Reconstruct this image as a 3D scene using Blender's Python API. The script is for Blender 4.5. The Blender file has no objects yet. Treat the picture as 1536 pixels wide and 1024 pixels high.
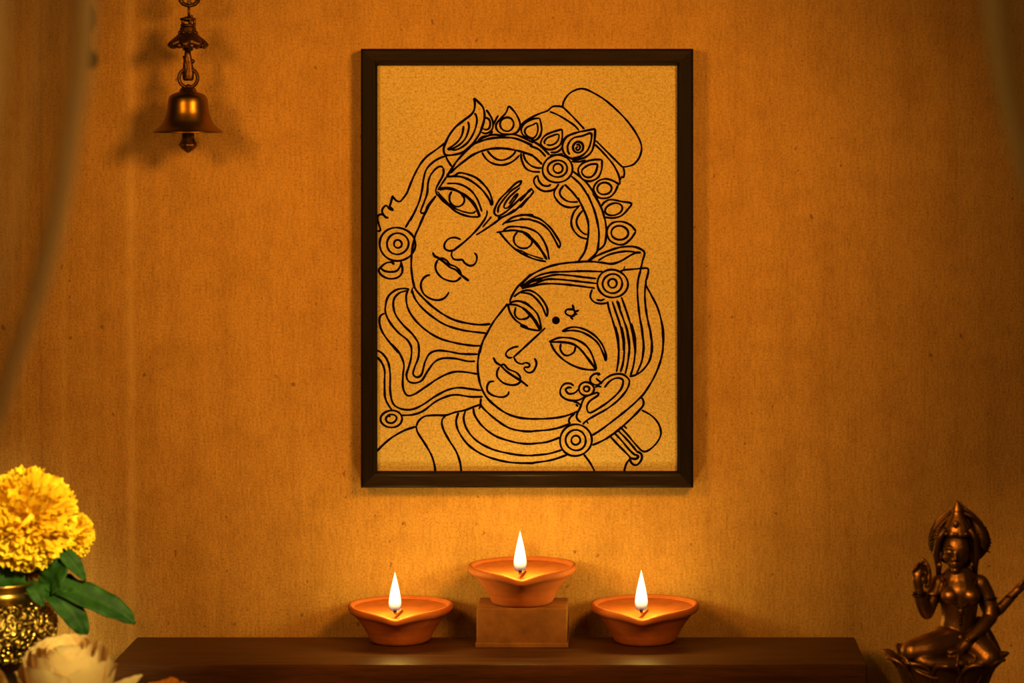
import bpy, bmesh, math, random
from mathutils import Vector, Matrix, noise
random.seed(7)
PI = math.pi
C = bpy.context.scene.collection
U = 0.0006                 # one unit of the plan, in metres
CAM = 4000.0               # camera distance from the wall, in plan units
VX, VY = 945.0, 190.0      # eye level and eye position over the wall
FLOOR = 900.0              # floor below eye level, in plan units

def P(px, py, d=0.0):
    s = (CAM - d) / CAM
    return Vector(((px - VX) * s * U, -d * U, (FLOOR - (py - VY) * s) * U))
def H(h):                  # height of a level h plan units below the eye
    return (FLOOR - h) * U

# ------------------------------------------------------------------ helpers
def new_mesh(name, verts, faces, mat, parent=None, smooth=True):
    root = Vector((0, 0, 0))
    if parent is not None:
        root = parent.location if parent.parent is None else parent.parent.location
    me = bpy.data.meshes.new(name)
    me.from_pydata([tuple(Vector(v) - root) for v in verts], [], faces)
    me.validate(); me.update()
    if smooth:
        for p in me.polygons: p.use_smooth = True
    if mat: me.materials.append(mat)
    o = bpy.data.objects.new(name, me); C.objects.link(o)
    if parent is not None: o.parent = parent
    return o
def tag(o, label, cat, group=None, kind=None):
    o['label'] = label; o['category'] = cat
    if group: o['group'] = group
    if kind: o['kind'] = kind
    return o
def thing(name, loc, label, cat, group=None):
    o = bpy.data.objects.new(name, None); C.objects.link(o)
    o.location = loc; o.empty_display_size = 0.02
    return tag(o, label, cat, group)
class MB:
    """collects verts and faces"""
    def __init__(self): self.v = []; self.f = []
    def add(self, vs, fs):
        n = len(self.v); self.v += [Vector(a) for a in vs]; self.f += [tuple(i + n for i in f) for f in fs]
    def grid(self, rows, closed=False, cap=False):
        n = len(rows[0]); vs = [p for r in rows for p in r]; fs = []
        for i in range(len(rows) - 1):
            for j in range(n if closed else n - 1):
                k = (j + 1) % n
                fs.append((i*n+j, i*n+k, (i+1)*n+k, (i+1)*n+j))
        if cap:
            fs.append(tuple(reversed(range(n)))); fs.append(tuple((len(rows)-1)*n + j for j in range(n)))
        self.add(vs, fs)
    def lathe(self, prof, c=(0,0,0), n=40, fn=None, cap=True):
        c = Vector(c); rows = []
        for r, z in prof:
            row = []
            for j in range(n):
                a = 2*PI*j/n; rr, zz = (r, z) if fn is None else fn(r, z, a)
                row.append(c + Vector((rr*math.cos(a), rr*math.sin(a), zz)))
            rows.append(row)
        self.grid(rows, True, cap)
    def tube(self, pts, r, n=10, cap=True):
        pts = [Vector(p) for p in pts]; rows = []; a = None
        for i, p in enumerate(pts):
            t = (pts[min(i+1, len(pts)-1)] - pts[max(i-1, 0)]).normalized()
            if a is not None: a = a - t*a.dot(t)
            if a is None or a.length < 1e-3:
                a = t.cross(Vector((0.13, 0.31, 0.94)))
                if a.length < 1e-3: a = t.cross(Vector((1, 0, 0)))
            a = a.normalized(); b = t.cross(a).normalized()
            rr = r[i] if isinstance(r, (list, tuple)) else r
            rows.append([p + a*rr*math.cos(2*PI*j/n) + b*rr*math.sin(2*PI*j/n) for j in range(n)])
        self.grid(rows, True, cap)
    def torus(self, c, R, r, axis='Y', n=28, m=8, sx=1.0, sz=1.0):
        c = Vector(c); rows = []
        for i in range(n + 1):
            a = 2*PI*i/n; row = []
            for j in range(m):
                b = 2*PI*j/m; q = R + r*math.cos(b)
                x, y, z = q*math.cos(a)*sx, r*math.sin(b), q*math.sin(a)*sz
                if axis == 'Z': x, y, z = x, z, y
                if axis == 'X': x, y, z = y, x, z
                row.append(c + Vector((x, y, z)))
            rows.append(row)
        self.grid(rows, True)
    def ball(self, c, r, n=16, m=10, rot=None):
        c = Vector(c); r = Vector(r) if not isinstance(r, (int, float)) else Vector((r, r, r)); rows = []
        for i in range(m + 1):
            th = PI*i/m; th = min(max(th, 1e-3), PI - 1e-3); row = []
            for j in range(n):
                a = 2*PI*j/n
                q = Vector((r.x*math.sin(th)*math.cos(a), r.y*math.sin(th)*math.sin(a), r.z*math.cos(th)))
                if rot is not None: q = rot @ q
                row.append(c + q)
            rows.append(row)
        self.grid(rows, True, True)
    def box(self, a, b, bev=0.0):
        bm = bmesh.new(); bmesh.ops.create_cube(bm, size=1.0)
        a = Vector(a); b = Vector(b); c = (a + b)/2; d = b - a
        for v in bm.verts: v.co = Vector((v.co.x*d.x, v.co.y*d.y, v.co.z*d.z)) + c
        if bev > 0:
            bmesh.ops.bevel(bm, geom=bm.edges[:], offset=bev, segments=3, profile=0.6, affect='EDGES')
        bm.verts.index_update()
        self.add([v.co.copy() for v in bm.verts], [[v.index for v in f.verts] for f in bm.faces]); bm.free()
    def build(self, name, mat, parent=None, smooth=True):
        return new_mesh(name, self.v, self.f, mat, parent, smooth)
def catmull(pts, step=1.6, closed=False):
    pts = [Vector((p[0], p[1])) for p in pts]; n = len(pts); out = []
    rng = range(n) if closed else range(n - 1)
    for i in rng:
        if closed: p0, p1, p2, p3 = pts[(i-1) % n], pts[i], pts[(i+1) % n], pts[(i+2) % n]
        else: p0, p1, p2, p3 = pts[max(i-1, 0)], pts[i], pts[i+1], pts[min(i+2, n-1)]
        k = max(2, int((p2 - p1).length/step))
        for q in range(k):
            t = q/k
            out.append(0.5*((2*p1) + (p2-p0)*t + (2*p0-5*p1+4*p2-p3)*t*t + (3*p1-p0-3*p2+p3)*t*t*t))
    out.append(pts[0].copy() if closed else pts[-1].copy())
    return out
def lerp_path(path, y):
    if y <= path[0][0]: return path[0][1]
    for (a, b), (c, d) in zip(path, path[1:]):
        if y <= c:
            t = (y - a)/(c - a); return b + (d - b)*t
    return path[-1][1]
def bake(o):
    """apply an object's modifiers to its mesh"""
    dg = bpy.context.evaluated_depsgraph_get(); dg.update()
    me = bpy.data.meshes.new_from_object(o.evaluated_get(dg)); o.modifiers.clear(); o.data = me
    for p in me.polygons: p.use_smooth = True
    return o

# ------------------------------------------------------------------ materials
class NT:
    def __init__(self, name):
        self.m = bpy.data.materials.new(name); self.m.use_nodes = True
        self.t = self.m.node_tree; self.t.nodes.clear()
        self.out = self.t.nodes.new('ShaderNodeOutputMaterial')
    def n(self, kind, **kw):
        o = self.t.nodes.new('ShaderNode' + kind)
        for k, v in kw.items():
            if k in o.inputs: o.inputs[k].default_value = v
            else: setattr(o, k, v)
        return o
    def l(self, a, b): self.t.links.new(a, b)
    def noise(self, scale, detail=4, rough=0.55, vec=None):
        o = self.n('TexNoise'); o.inputs['Scale'].default_value = scale; o.inputs['Detail'].default_value = detail
        o.inputs['Roughness'].default_value = rough
        if vec: self.l(vec, o.inputs['Vector'])
        return o.outputs['Fac']
    def coords(self, scale=(1,1,1), rot=(0,0,0), kind='Object'):
        c = self.n('TexCoord'); m = self.n('Mapping'); m.inputs['Scale'].default_value = scale; m.inputs['Rotation'].default_value = rot
        self.l(c.outputs[kind], m.inputs['Vector']); return m.outputs['Vector']
    def ramp(self, fac, stops):
        r = self.n('ValToRGB'); e = r.color_ramp.elements
        while len(e) < len(stops): e.new(0.5)
        for q, (p, c) in zip(e, stops): q.position = p; q.color = (*c, 1) if len(c) == 3 else c
        self.l(fac, r.inputs['Fac']); return r.outputs['Color']
    def mix(self, fac, a, b, mode='MIX'):
        m = self.n('Mix', data_type='RGBA', blend_type=mode)
        for s, v in ((m.inputs[0], fac), (m.inputs[6], a), (m.inputs[7], b)):
            if hasattr(v, 'is_linked'): self.l(v, s)
            elif isinstance(v, (int, float)): s.default_value = v
            else: s.default_value = (*v, 1)
        return m.outputs[2]
    def math(self, op, a, b=0.0, c=0.0, clamp=False):
        m = self.n('Math', operation=op, use_clamp=clamp)
        for s, v in zip(m.inputs, (a, b, c)):
            if hasattr(v, 'is_linked'): self.l(v, s)
            else: s.default_value = v
        return m.outputs[0]
    def bump(self, h, strength=0.3, dist=0.001, nrm=None):
        b = self.n('Bump'); b.inputs['Strength'].default_value = strength; b.inputs['Distance'].default_value = dist
        self.l(h, b.inputs['Height'])
        if nrm: self.l(nrm, b.inputs['Normal'])
        return b.outputs['Normal']
    def principled(self, col, rough=0.6, metal=0.0, nrm=None, spec=0.4, **kw):
        p = self.n('BsdfPrincipled')
        for key, v in (('Base Color', col), ('Roughness', rough), ('Metallic', metal)):
            if hasattr(v, 'is_linked'): self.l(v, p.inputs[key])
            elif isinstance(v, (int, float)): p.inputs[key].default_value = v
            else: p.inputs[key].default_value = (*v, 1)
        p.inputs['Specular IOR Level'].default_value = spec
        for k, v in kw.items(): p.inputs[k.replace('_', ' ')].default_value = v
        if nrm: self.l(nrm, p.inputs['Normal'])
        self.l(p.outputs[0], self.out.inputs['Surface']); return p

def mat_wall():
    t = NT('plaster'); v = t.coords()
    big = t.noise(5, 5, 0.6, v); mid = t.noise(26, 6, 0.65, v); grain = t.noise(520, 3, 0.6, v)
    drip = t.noise(9, 5, 0.6, t.coords((6, 1, 0.35))); fibre = t.noise(60, 4, 0.6, t.coords((7, 1, 1.2)))
    col = t.ramp(big, [(0.25, (0.54, 0.345, 0.125)), (0.55, (0.60, 0.39, 0.15)), (0.8, (0.66, 0.44, 0.18))])
    col = t.mix(0.45, col, t.ramp(mid, [(0.3, (0.72, 0.66, 0.54)), (0.55, (1, 1, 1)), (0.75, (1.06, 1.04, 1.0))]), 'MULTIPLY')
    col = t.mix(0.5, col, t.ramp(drip, [(0.3, (0.82, 0.77, 0.68)), (0.5, (1, 1, 1)), (0.72, (1.1, 1.08, 1.04))]), 'MULTIPLY')
    col = t.mix(0.55, col, t.ramp(fibre, [(0.3, (0.72, 0.68, 0.6)), (0.55, (1, 1, 1)), (0.75, (1.08, 1.06, 1.05))]), 'MULTIPLY')
    col = t.mix(0.75, col, t.ramp(grain, [(0.3, (0.68, 0.64, 0.55)), (0.5, (1, 1, 1)), (0.7, (1.18, 1.14, 1.1))]), 'MULTIPLY')
    # small stains and chips
    sp = t.noise(150, 2, 0.5, t.coords((1, 1, 0.75))); sp2 = t.noise(7, 2, 0.5, v)
    spm = t.math('MULTIPLY', t.math('GREATER_THAN', sp, 0.705), t.math('GREATER_THAN', sp2, 0.5))
    col = t.mix(t.math('MULTIPLY', spm, 0.55), col, (0.16, 0.075, 0.02))
    # pale vertical rubbed streaks in the plaster
    sx = t.n('SeparateXYZ'); t.l(v, sx.inputs[0])
    wob = t.math('MULTIPLY', t.math('SUBTRACT', t.noise(12, 3, 0.6, t.coords((0.2, 1, 1))), 0.5), 0.006)
    for (px, w, amt) in ((196, 0.0042, 0.30), (97, 0.003, 0.18), (36, 0.002, 0.16), (62, 0.0016, -0.25), (20, 0.003, 0.14), (140, 0.003, 0.08)):
        dx = t.math('DIVIDE', t.math('SUBTRACT', t.math('ADD', sx.outputs['X'], wob), (px - VX)*U), w)
        g = t.math('POWER', 2.718, t.math('MULTIPLY', t.math('MULTIPLY', dx, dx), -1.0))
        g = t.math('MULTIPLY', g, t.math('MULTIPLY', t.math('SUBTRACT', t.noise(5, 4, 0.6, t.coords((0.3, 1, 2))), 0.22, 0, True), abs(amt)*3.0), 0, True)
        col = t.mix(g, col, (0.92, 0.68, 0.38) if amt > 0 else (0.22, 0.12, 0.05))
    h = t.math('ADD', t.math('MULTIPLY', grain, 0.8), t.math('ADD', t.math('MULTIPLY', mid, 1.2), t.math('MULTIPLY', fibre, 0.5)))
    t.principled(col, 0.82, 0, t.bump(h, 0.55, 0.0012), 0.2); return t.m
def mat_wood(name, dark, light, rough=0.4, axis='x', scale=1.0, spec=0.5):
    t = NT(name); sc = {'x': (1.2, 14, 14), 'y': (14, 1.2, 14), 'z': (14, 14, 1.2)}[axis]
    v = t.coords(tuple(s*scale for s in sc))
    g = t.noise(9, 6, 0.65, v); f = t.noise(42, 4, 0.6, v)
    k = t.math('ADD', t.math('MULTIPLY', g, 0.7), t.math('MULTIPLY', f, 0.3))
    col = t.ramp(k, [(0.3, dark), (0.5, tuple((a+b)/2 for a, b in zip(dark, light))), (0.68, light)])
    r = t.n('MapRange'); t.l(k, r.inputs[0]); r.inputs[3].default_value = rough - 0.08; r.inputs[4].default_value = rough + 0.1
    t.principled(col, r.outputs[0], 0, t.bump(k, 0.25, 0.0006), spec); return t.m
def mat_paper():
    t = NT('drawing_paper'); v = t.coords(); g = t.noise(560, 3, 0.6, v); b = t.noise(9, 4, 0.6, v); m = t.noise(240, 3, 0.6, v)
    col = t.ramp(b, [(0.3, (0.60, 0.51, 0.29)), (0.7, (0.68, 0.585, 0.335))])
    col = t.mix(0.85, col, t.ramp(g, [(0.3, (0.62, 0.57, 0.46)), (0.5, (1, 1, 1)), (0.7, (1.2, 1.17, 1.12))]), 'MULTIPLY')
    col = t.mix(0.5, col, t.ramp(m, [(0.3, (0.75, 0.7, 0.6)), (0.5, (1, 1, 1)), (0.7, (1.12, 1.1, 1.06))]), 'MULTIPLY')
    t.principled(col, 0.8, 0, t.bump(g, 0.4, 0.0008), 0.2); return t.m
def mat_plain(name, col, rough=0.6, metal=0.0, var=0.25, scale=60, bump=0.15, spec=0.4, dist=0.0006, **kw):
    t = NT(name); v = t.coords(); g = t.noise(scale, 5, 0.6, v)
    lo = tuple(c*(1-var) for c in col); hi = tuple(min(1.0, c*(1+var)) for c in col)
    c = t.ramp(g, [(0.3, lo), (0.7, hi)])
    t.principled(c, rough, metal, t.bump(t.noise(scale*4, 4, 0.6, v), bump, dist), spec, **kw); return t.m
def mat_clay():
    t = NT('terracotta'); v = t.coords(); g = t.noise(45, 5, 0.6, v); f = t.noise(420, 3, 0.6, v); ring = t.noise(30, 3, 0.5, t.coords((0.6, 0.6, 9)))
    col = t.ramp(g, [(0.3, (0.48, 0.16, 0.05)), (0.7, (0.68, 0.25, 0.085))])
    col = t.mix(0.4, col, t.ramp(ring, [(0.3, (0.7, 0.65, 0.6)), (0.6, (1.05, 1.03, 1.0))]), 'MULTIPLY')
    t.principled(col, 0.6, 0, t.bump(t.math('ADD', f, ring), 0.3, 0.0006), 0.35); return t.m
def mat_flame():
    t = NT('flame'); co = t.n('TexCoord'); s = t.n('SeparateXYZ'); t.l(co.outputs['Generated'], s.inputs[0])
    z = s.outputs['Z']
    col = t.ramp(z, [(0.0, (0.16, 0.18, 0.55)), (0.10, (0.75, 0.40, 0.22)), (0.24, (1.0, 0.74, 0.38)), (0.6, (1.0, 0.84, 0.52)), (1.0, (1.0, 0.72, 0.30))])
    st = t.n('ValToRGB'); e = st.color_ramp.elements; e[0].position = 0.02; e[0].color = (0.05,)*3 + (1,); e[1].position = 0.35; e[1].color = (1,)*3 + (1,)
    t.l(z, st.inputs['Fac'])
    lw = t.n('LayerWeight'); lw.inputs['Blend'].default_value = 0.35
    core = t.math('SUBTRACT', 1.0, lw.outputs['Facing'])
    em = t.n('Emission'); t.l(col, em.inputs['Color']); t.l(t.math('MULTIPLY', t.math('MULTIPLY', st.outputs['Color'], 3.2), t.math('ADD', core, 0.2)), em.inputs['Strength'])
    tr = t.n('BsdfTransparent'); mx = t.n('MixShader')
    a = t.math('MULTIPLY', t.math('MULTIPLY', core, 2.4, 0, True), t.math('MULTIPLY_ADD', z, 5.0, 0.25, True))
    t.l(a, mx.inputs[0]); t.l(tr.outputs[0], mx.inputs[1]); t.l(em.outputs[0], mx.inputs[2]); t.l(mx.outputs[0], t.out.inputs['Surface'])
    return t.m
def mat_sheer(name, col, alpha):
    t = NT(name); v = t.coords((60, 60, 2)); g = t.noise(6, 4, 0.6, v)
    c = t.ramp(g, [(0.3, tuple(x*0.8 for x in col)), (0.7, col)])
    d = t.n('BsdfDiffuse'); t.l(c, d.inputs['Color']); tl = t.n('BsdfTranslucent'); t.l(c, tl.inputs['Color'])
    m1 = t.n('MixShader'); m1.inputs[0].default_value = 0.15; t.l(d.outputs[0], m1.inputs[1]); t.l(tl.outputs[0], m1.inputs[2])
    tr = t.n('BsdfTransparent'); m2 = t.n('MixShader'); m2.inputs[0].default_value = alpha
    at = t.n('Attribute', attribute_name='weave'); t.l(t.math('MULTIPLY', at.outputs['Fac'], alpha, 0, True), m2.inputs[0])
    t.l(tr.outputs[0], m2.inputs[1]); t.l(m1.outputs[0], m2.inputs[2]); t.l(m2.outputs[0], t.out.inputs['Surface']); return t.m
def mat_embossed():
    t = NT('embossed_brass'); v = t.coords()
    vo = t.n('TexVoronoi'); vo.inputs['Scale'].default_value = 150; t.l(v, vo.inputs['Vector'])
    wv = t.math('SINE', t.math('MULTIPLY', vo.outputs['Distance'], 14.0))
    g = t.noise(70, 4, 0.6, v)
    col = t.ramp(wv, [(0.0, (0.20, 0.12, 0.02)), (0.6, (0.62, 0.42, 0.10))])
    t.principled(col, 0.30, 1.0, t.bump(t.math('ADD', wv, g), 0.7, 0.0012)); return t.m
def mat_leaf():
    t = NT('leaf_green'); v = t.coords(); g = t.noise(80, 4, 0.6, v)
    col = t.ramp(g, [(0.3, (0.010, 0.036, 0.004)), (0.7, (0.030, 0.085, 0.010))])
    t.principled(col, 0.6, 0, t.bump(t.noise(150, 4, 0.6, v), 0.3, 0.001), 0.22); return t.m
def mat_petal(name, a, b, scale=90):
    t = NT(name); v = t.coords(); g = t.noise(scale, 4, 0.6, v)
    col = t.ramp(g, [(0.3, a), (0.7, b)])
    p = t.principled(col, 0.6, 0, t.bump(t.noise(300, 3, 0.6, v), 0.25, 0.0006), 0.25)
    p.inputs['Subsurface Weight'].default_value = 0.0
    tl = t.n('BsdfTranslucent'); t.l(col, tl.inputs['Color']); mx = t.n('MixShader'); mx.inputs[0].default_value = 0.28
    t.l(p.outputs[0], mx.inputs[1]); t.l(tl.outputs[0], mx.inputs[2]); t.l(mx.outputs[0], t.out.inputs['Surface']); return t.m

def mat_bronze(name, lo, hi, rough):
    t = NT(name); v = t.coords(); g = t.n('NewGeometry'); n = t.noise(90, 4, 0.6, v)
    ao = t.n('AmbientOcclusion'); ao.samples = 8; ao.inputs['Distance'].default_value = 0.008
    k = t.math('MULTIPLY', t.math('POWER', ao.outputs['AO'], 1.3), t.ramp(g.outputs['Pointiness'], [(0.42, (0.15,)*3), (0.52, (1,)*3)]))  # crevice shade painted into the colour, together with patina
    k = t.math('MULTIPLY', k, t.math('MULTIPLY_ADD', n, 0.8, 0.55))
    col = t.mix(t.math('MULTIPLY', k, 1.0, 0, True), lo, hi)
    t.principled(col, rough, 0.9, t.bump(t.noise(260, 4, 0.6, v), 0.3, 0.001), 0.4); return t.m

M = dict(
    wall=mat_wall(), floor=mat_plain('stone_floor', (0.16, 0.10, 0.055), 0.6),
    bench=mat_wood('dark_bench_wood', (0.050, 0.019, 0.008), (0.16, 0.064, 0.026), 0.48, 'x', 1.0, 0.22),
    benchz=mat_wood('dark_leg_wood', (0.060, 0.024, 0.010), (0.16, 0.068, 0.028), 0.42, 'z', 1.0),
    frame_x=mat_wood('ebony_rail', (0.006, 0.003, 0.002), (0.030, 0.013, 0.006), 0.42, 'x', 2.0, 0.28),  # rail grain coloured lighter than the stiles, standing in for flame light
    frame_z=mat_wood('ebony_stile', (0.006, 0.003, 0.002), (0.017, 0.008, 0.005), 0.5, 'z', 2.0, 0.18),
    lip=mat_plain('frame_lip', (0.012, 0.006, 0.004), 0.5),
    paper=mat_paper(), ink=mat_plain('ink', (0.006, 0.002, 0.001), 0.9, bump=0.05, spec=0.05),
    clay=mat_clay(), oil=mat_plain('oil_fill', (0.52, 0.15, 0.035), 0.38, var=0.2, scale=80, spec=0.5),
    wick=mat_plain('cotton_wick', (0.32, 0.2, 0.1), 0.9), char=mat_plain('charred_wick', (0.02, 0.012, 0.01), 0.9),
    flame=mat_flame(), block=mat_plain('worn_block', (0.30, 0.15, 0.055), 0.75, 0.0, 0.3, 45, 0.35, 0.25, 0.0008),
    bell=mat_plain('aged_brass', (0.31, 0.19, 0.04), 0.36, 1.0, 0.3, 40, 0.15), old=mat_plain('tarnished_brass', (0.16, 0.085, 0.03), 0.42, 0.9, 0.5, 90, 0.5, dist=0.001),
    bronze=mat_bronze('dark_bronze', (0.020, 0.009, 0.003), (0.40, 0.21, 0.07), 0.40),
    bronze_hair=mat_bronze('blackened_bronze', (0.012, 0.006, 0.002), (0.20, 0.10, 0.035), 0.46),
    brass=mat_plain('vase_brass', (0.40, 0.25, 0.07), 0.34, 1.0, 0.35, 60, 0.3), emboss=mat_embossed(),
    leaf=mat_leaf(), stem=mat_plain('stem_green', (0.04, 0.08, 0.02), 0.6),
    yellow=mat_petal('yellow_petal', (0.86, 0.52, 0.02), (0.96, 0.74, 0.045)),
    orange=mat_petal('orange_petal', (0.70, 0.20, 0.01), (0.85, 0.32, 0.015)),
    faded=mat_petal('faded_petal', (0.38, 0.16, 0.02), (0.52, 0.26, 0.04)),
    cream=mat_petal('cream_petal', (0.80, 0.55, 0.27), (0.88, 0.65, 0.36), 40),
    sheer=mat_sheer('sheer_cloth', (0.36, 0.30, 0.17), 1.0),
    bead=mat_plain('dark_bead', (0.03, 0.02, 0.016), 0.5),
)

# ------------------------------------------------------------------ the setting
def struct(name, mb, mat):
    o = mb.build(name, mat, None, False); o['kind'] = 'structure'; return o
w = MB(); w.box((-2.2, 0, -0.05), (2.0, 0.08, 2.3)); struct('wall_back', w, M['wall'])
f = MB(); f.box((-2.2, -3.2, -0.05), (2.0, 0.0, 0.0)); struct('floor', f, M['floor'])

# ------------------------------------------------------------------ low bench
HT = 755.4                      # its top, below the eye
BX0, BX1 = -730.75*U, 332.8*U
BY0, BY1 = -50*U, -255.6*U      # back and front edge
bench = thing('wooden_bench', ((BX0+BX1)/2, (BY0+BY1)/2, 0), 'long low dark wooden bench carrying the three clay lamps', 'bench')
b = MB(); b.box((BX0, BY1, H(HT+36)), (BX1, BY0, H(HT)), 3.2*U); b.build('bench_top', M['bench'], bench)
b = MB(); b.box((BX0+22*U, BY1+9*U, H(HT+76)), (BX1-22*U, BY1+22*U, H(HT+36)), 1.0*U); b.build('apron', M['bench'], bench)
for sx in (0, 1):
    for sy in (0, 1):
        x = BX0+14*U if sx == 0 else BX1-54*U; y = BY1+8*U if sy == 0 else BY0-48*U
        b = MB(); b.box((x, y, 0), (x+40*U, y+40*U, H(HT+36)), 2*U); b.build('leg', M['benchz'], bench)

# ------------------------------------------------------------------ clay oil lamps
def lamp_at(loc, sc, label):
    t = thing('oil_lamp', (0, 0, 0), label, 'oil lamp', 'lit clay oil lamps on the bench'); return t
SP = -PI/2        # the spout looks to the front
def make_lamp():
    t = lamp_at(None, 1, '')
    def spout(a):
        d = (a - SP + PI) % (2*PI) - PI
        return math.exp(-(d/0.30)**2), math.exp(-(d/0.10)**2), math.exp(-(d/0.75)**2)
    def fn(r, z, a):
        g, g2, g3 = spout(a); k = max(0.0, min(1.0, (z/U - 22)/30.0)); k = k*k*(3-2*k)
        wob = 1 + 0.008*math.sin(3*a+1) + 0.006*math.sin(7*a)
        return r*wob*(1 + 0.055*g*k), z - U*k*(5.0*g + 2.2*g3 + 1.6*g2) + 0.5*U*k*math.sin(2*a+0.6)
    prof = [(0.5, 0), (30, 0), (40, 0.4), (43.5, 2.4), (45.5, 6), (48.5, 12), (53, 20), (58.5, 28), (63.5, 34.5), (67.5, 39.5), (70.8, 42), (74.5, 44), (76.8, 47.5), (77, 51.5),
            (75.5, 54.4), (72.8, 55), (70.2, 53.6), (68, 50), (63, 43), (50, 36), (25, 33), (0.5, 32.5)]
    b = MB(); b.lathe([(r*U, z*U) for r, z in prof], n=96, fn=fn); b.build('bowl', M['clay'], t)
    b = MB()
    def fo(r, z, a):
        g, g2, g3 = spout(a); q = r/(69.5*U)
        return r*(1 + 0.05*g*q), z - U*q*(4.6*g + 1.5*g3)
    b.lathe([(r*U, (48.6 + 1.8*(r/69.5)**3)*U) for r in (0.5, 15, 30, 45, 55, 62, 67, 69.5)], n=64, fn=fo, cap=False); b.build('oil', M['oil'], t)
    wk = [(2, -10, 49.5), (4, -25, 50.2), (1, -40, 50.6), (-1, -52, 50.5), (-2, -59, 52), (-2, -61, 56)]
    b = MB(); b.tube([Vector(p)*U for p in wk], [1.9*U, 2.3*U, 2.4*U, 2.4*U, 2.2*U, 1.9*U]); wo = b.build('wick', M['wick'], t)
    b = MB(); b.tube([Vector(p)*U for p in ((-2, -60.5, 54), (-2, -61.5, 58), (-3.2, -61, 62), (-4.0, -60.5, 65))], [2.5*U, 2.6*U, 2.0*U, 0.8*U])
    b.tube([Vector(p)*U for p in ((-2, -61, 56), (0.5, -61.5, 60), (2.4, -62, 63.5))], [2.0*U, 1.5*U, 0.6*U])
    b.build('charred_tip', M['char'], wo)
    fl = []
    for i in range(23):
        q = i/22; r = 9.0*(0.74 + 0.26*math.sin(min(1, q/0.26)*PI/2))*(1 - max(0, (q-0.2)/0.8)**1.35)
        if q < 0.06: r *= (q/0.06)**0.5*0.6 + 0.4
        fl.append((max(r, 0.05)*U, (54 + 58*q)*U))
    b = MB(); b.lathe(fl, (-2*U, -61*U, 0), 24, fn=lambda r, z, a: (r*(1+0.05*math.sin(2*a+1)), z)); fo_ = b.build('flame', M['flame'], t)
    fo_.visible_shadow = False
    return t
def copy_tree(o, parent=None):
    c = o.copy(); C.objects.link(c); c.parent = parent
    for ch in list(o.children): copy_tree(ch, c)
    return c
lamp = make_lamp()
spots = [(600, 82, HT, 1.0, 0.0, 'lit clay oil lamp standing directly on the bench, left of the square block'),
         (783, 86, 698.4, 1.03, 0.03, 'lit clay oil lamp raised highest, standing on the square block'),
         (967, 84, HT, 1.03, -0.05, 'lit clay oil lamp standing directly on the bench, right of the square block')]
for i, (px, d, h, sc, rz, lab) in enumerate(spots):
    o = lamp if i == 0 else copy_tree(lamp)
    s = (CAM - d)/CAM
    o.location = ((px - VX)*s*U, -d*U, H(h)); o.scale = (sc, sc, sc); o.rotation_euler.z = rz; o['label'] = lab
    ld = bpy.data.lights.new('flame_glow', 'POINT'); ld.energy = (0.18, 0.20, 0.18)[i]; ld.color = (1.0, 0.72, 0.16); ld.shadow_soft_size = 0.007
    lo = bpy.data.objects.new('flame_glow', ld); C.objects.link(lo)
    lo.location = Vector(o.location) + Vector((-2*U, -61*U, 86*U))*sc
# block under the middle lamp
s = (CAM - 131)/CAM
bm_ = MB(); x0, x1 = (714.5-VX)*s*U, (851-VX)*s*U
bm_.box((x0, -131*U, H(HT)), (x1, -42*U, H(698.4)), 2.6*U)
bl = bm_.build('wooden_block', M['block']); tag(bl, 'small worn brown block raising the middle clay lamp', 'block')
for v in bl.data.vertices:
    k = noise.noise_vector(v.co*70); v.co += Vector((k.x, k.y, 0))*1.4*U
bm_ = MB(); bm_.box((x0-1.5*U, -132.5*U, H(HT)), (x1+1.5*U, -41*U, H(HT-7)), 1.2*U); bm_.build('plinth_edge', M['block'], bl)

# ------------------------------------------------------------------ framed drawing
FD = 34.0
pic = thing('framed_drawing', P(790.5, 731, 0), 'dark framed line drawing of two leaning crowned faces hanging on the wall', 'picture')
s = (CAM - FD)/CAM
X0, X1 = (541-VX)*s*U, (1040-VX)*s*U
Z1, Z0 = (FLOOR-(73-VY)*s)*U, (FLOOR-(731.5-VY)*s)*U
RW = 24*s*U
def rail(name, a, b, mat):
    # a and b: outer corners; the moulding runs between them with mitred ends
    a = Vector(a); b = Vector(b); ctr = Vector(((X0+X1)/2, 0, (Z0+Z1)/2))
    t = (b - a).normalized(); inn = (Vector((0,1,0)).cross(t)); 
    if inn.dot(ctr - a) < 0: inn = -inn
    prof = [(0, 0), (0, FD-3), (0.06, FD-1), (0.14, FD), (0.35, FD-0.4), (0.72, FD-1.2), (0.80, FD-0.6), (0.88, FD-1.0), (0.94, FD-3.5), (1.0, FD-5), (1.0, 10), (0.5, 4)]
    rows = []
    for end, sg in ((a, 1), (b, -1)):
        rows.append([end + inn*RW*u + t*sg*RW*u + Vector((0, -y*U, 0)) for u, y in prof])
    n = len(prof); m = MB(); m.grid(rows, True, True); return m.build(name, mat, pic, False)
rail('frame_rail', (X0, 0, Z1), (X1, 0, Z1), M['frame_x'])
rail('frame_rail', (X0, 0, Z0), (X1, 0, Z0), M['frame_x'])
rail('frame_stile', (X0, 0, Z0), (X0, 0, Z1), M['frame_z'])
rail('frame_stile', (X1, 0, Z0), (X1, 0, Z1), M['frame_z'])
PD = 21.0
p = MB(); p.box((X0+RW*0.85, -PD*U, Z0+RW*0.85), (X1-RW*0.85, -6*U, Z1-RW*0.85)); paper = p.build('drawing_sheet', M['paper'], pic, False)

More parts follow.
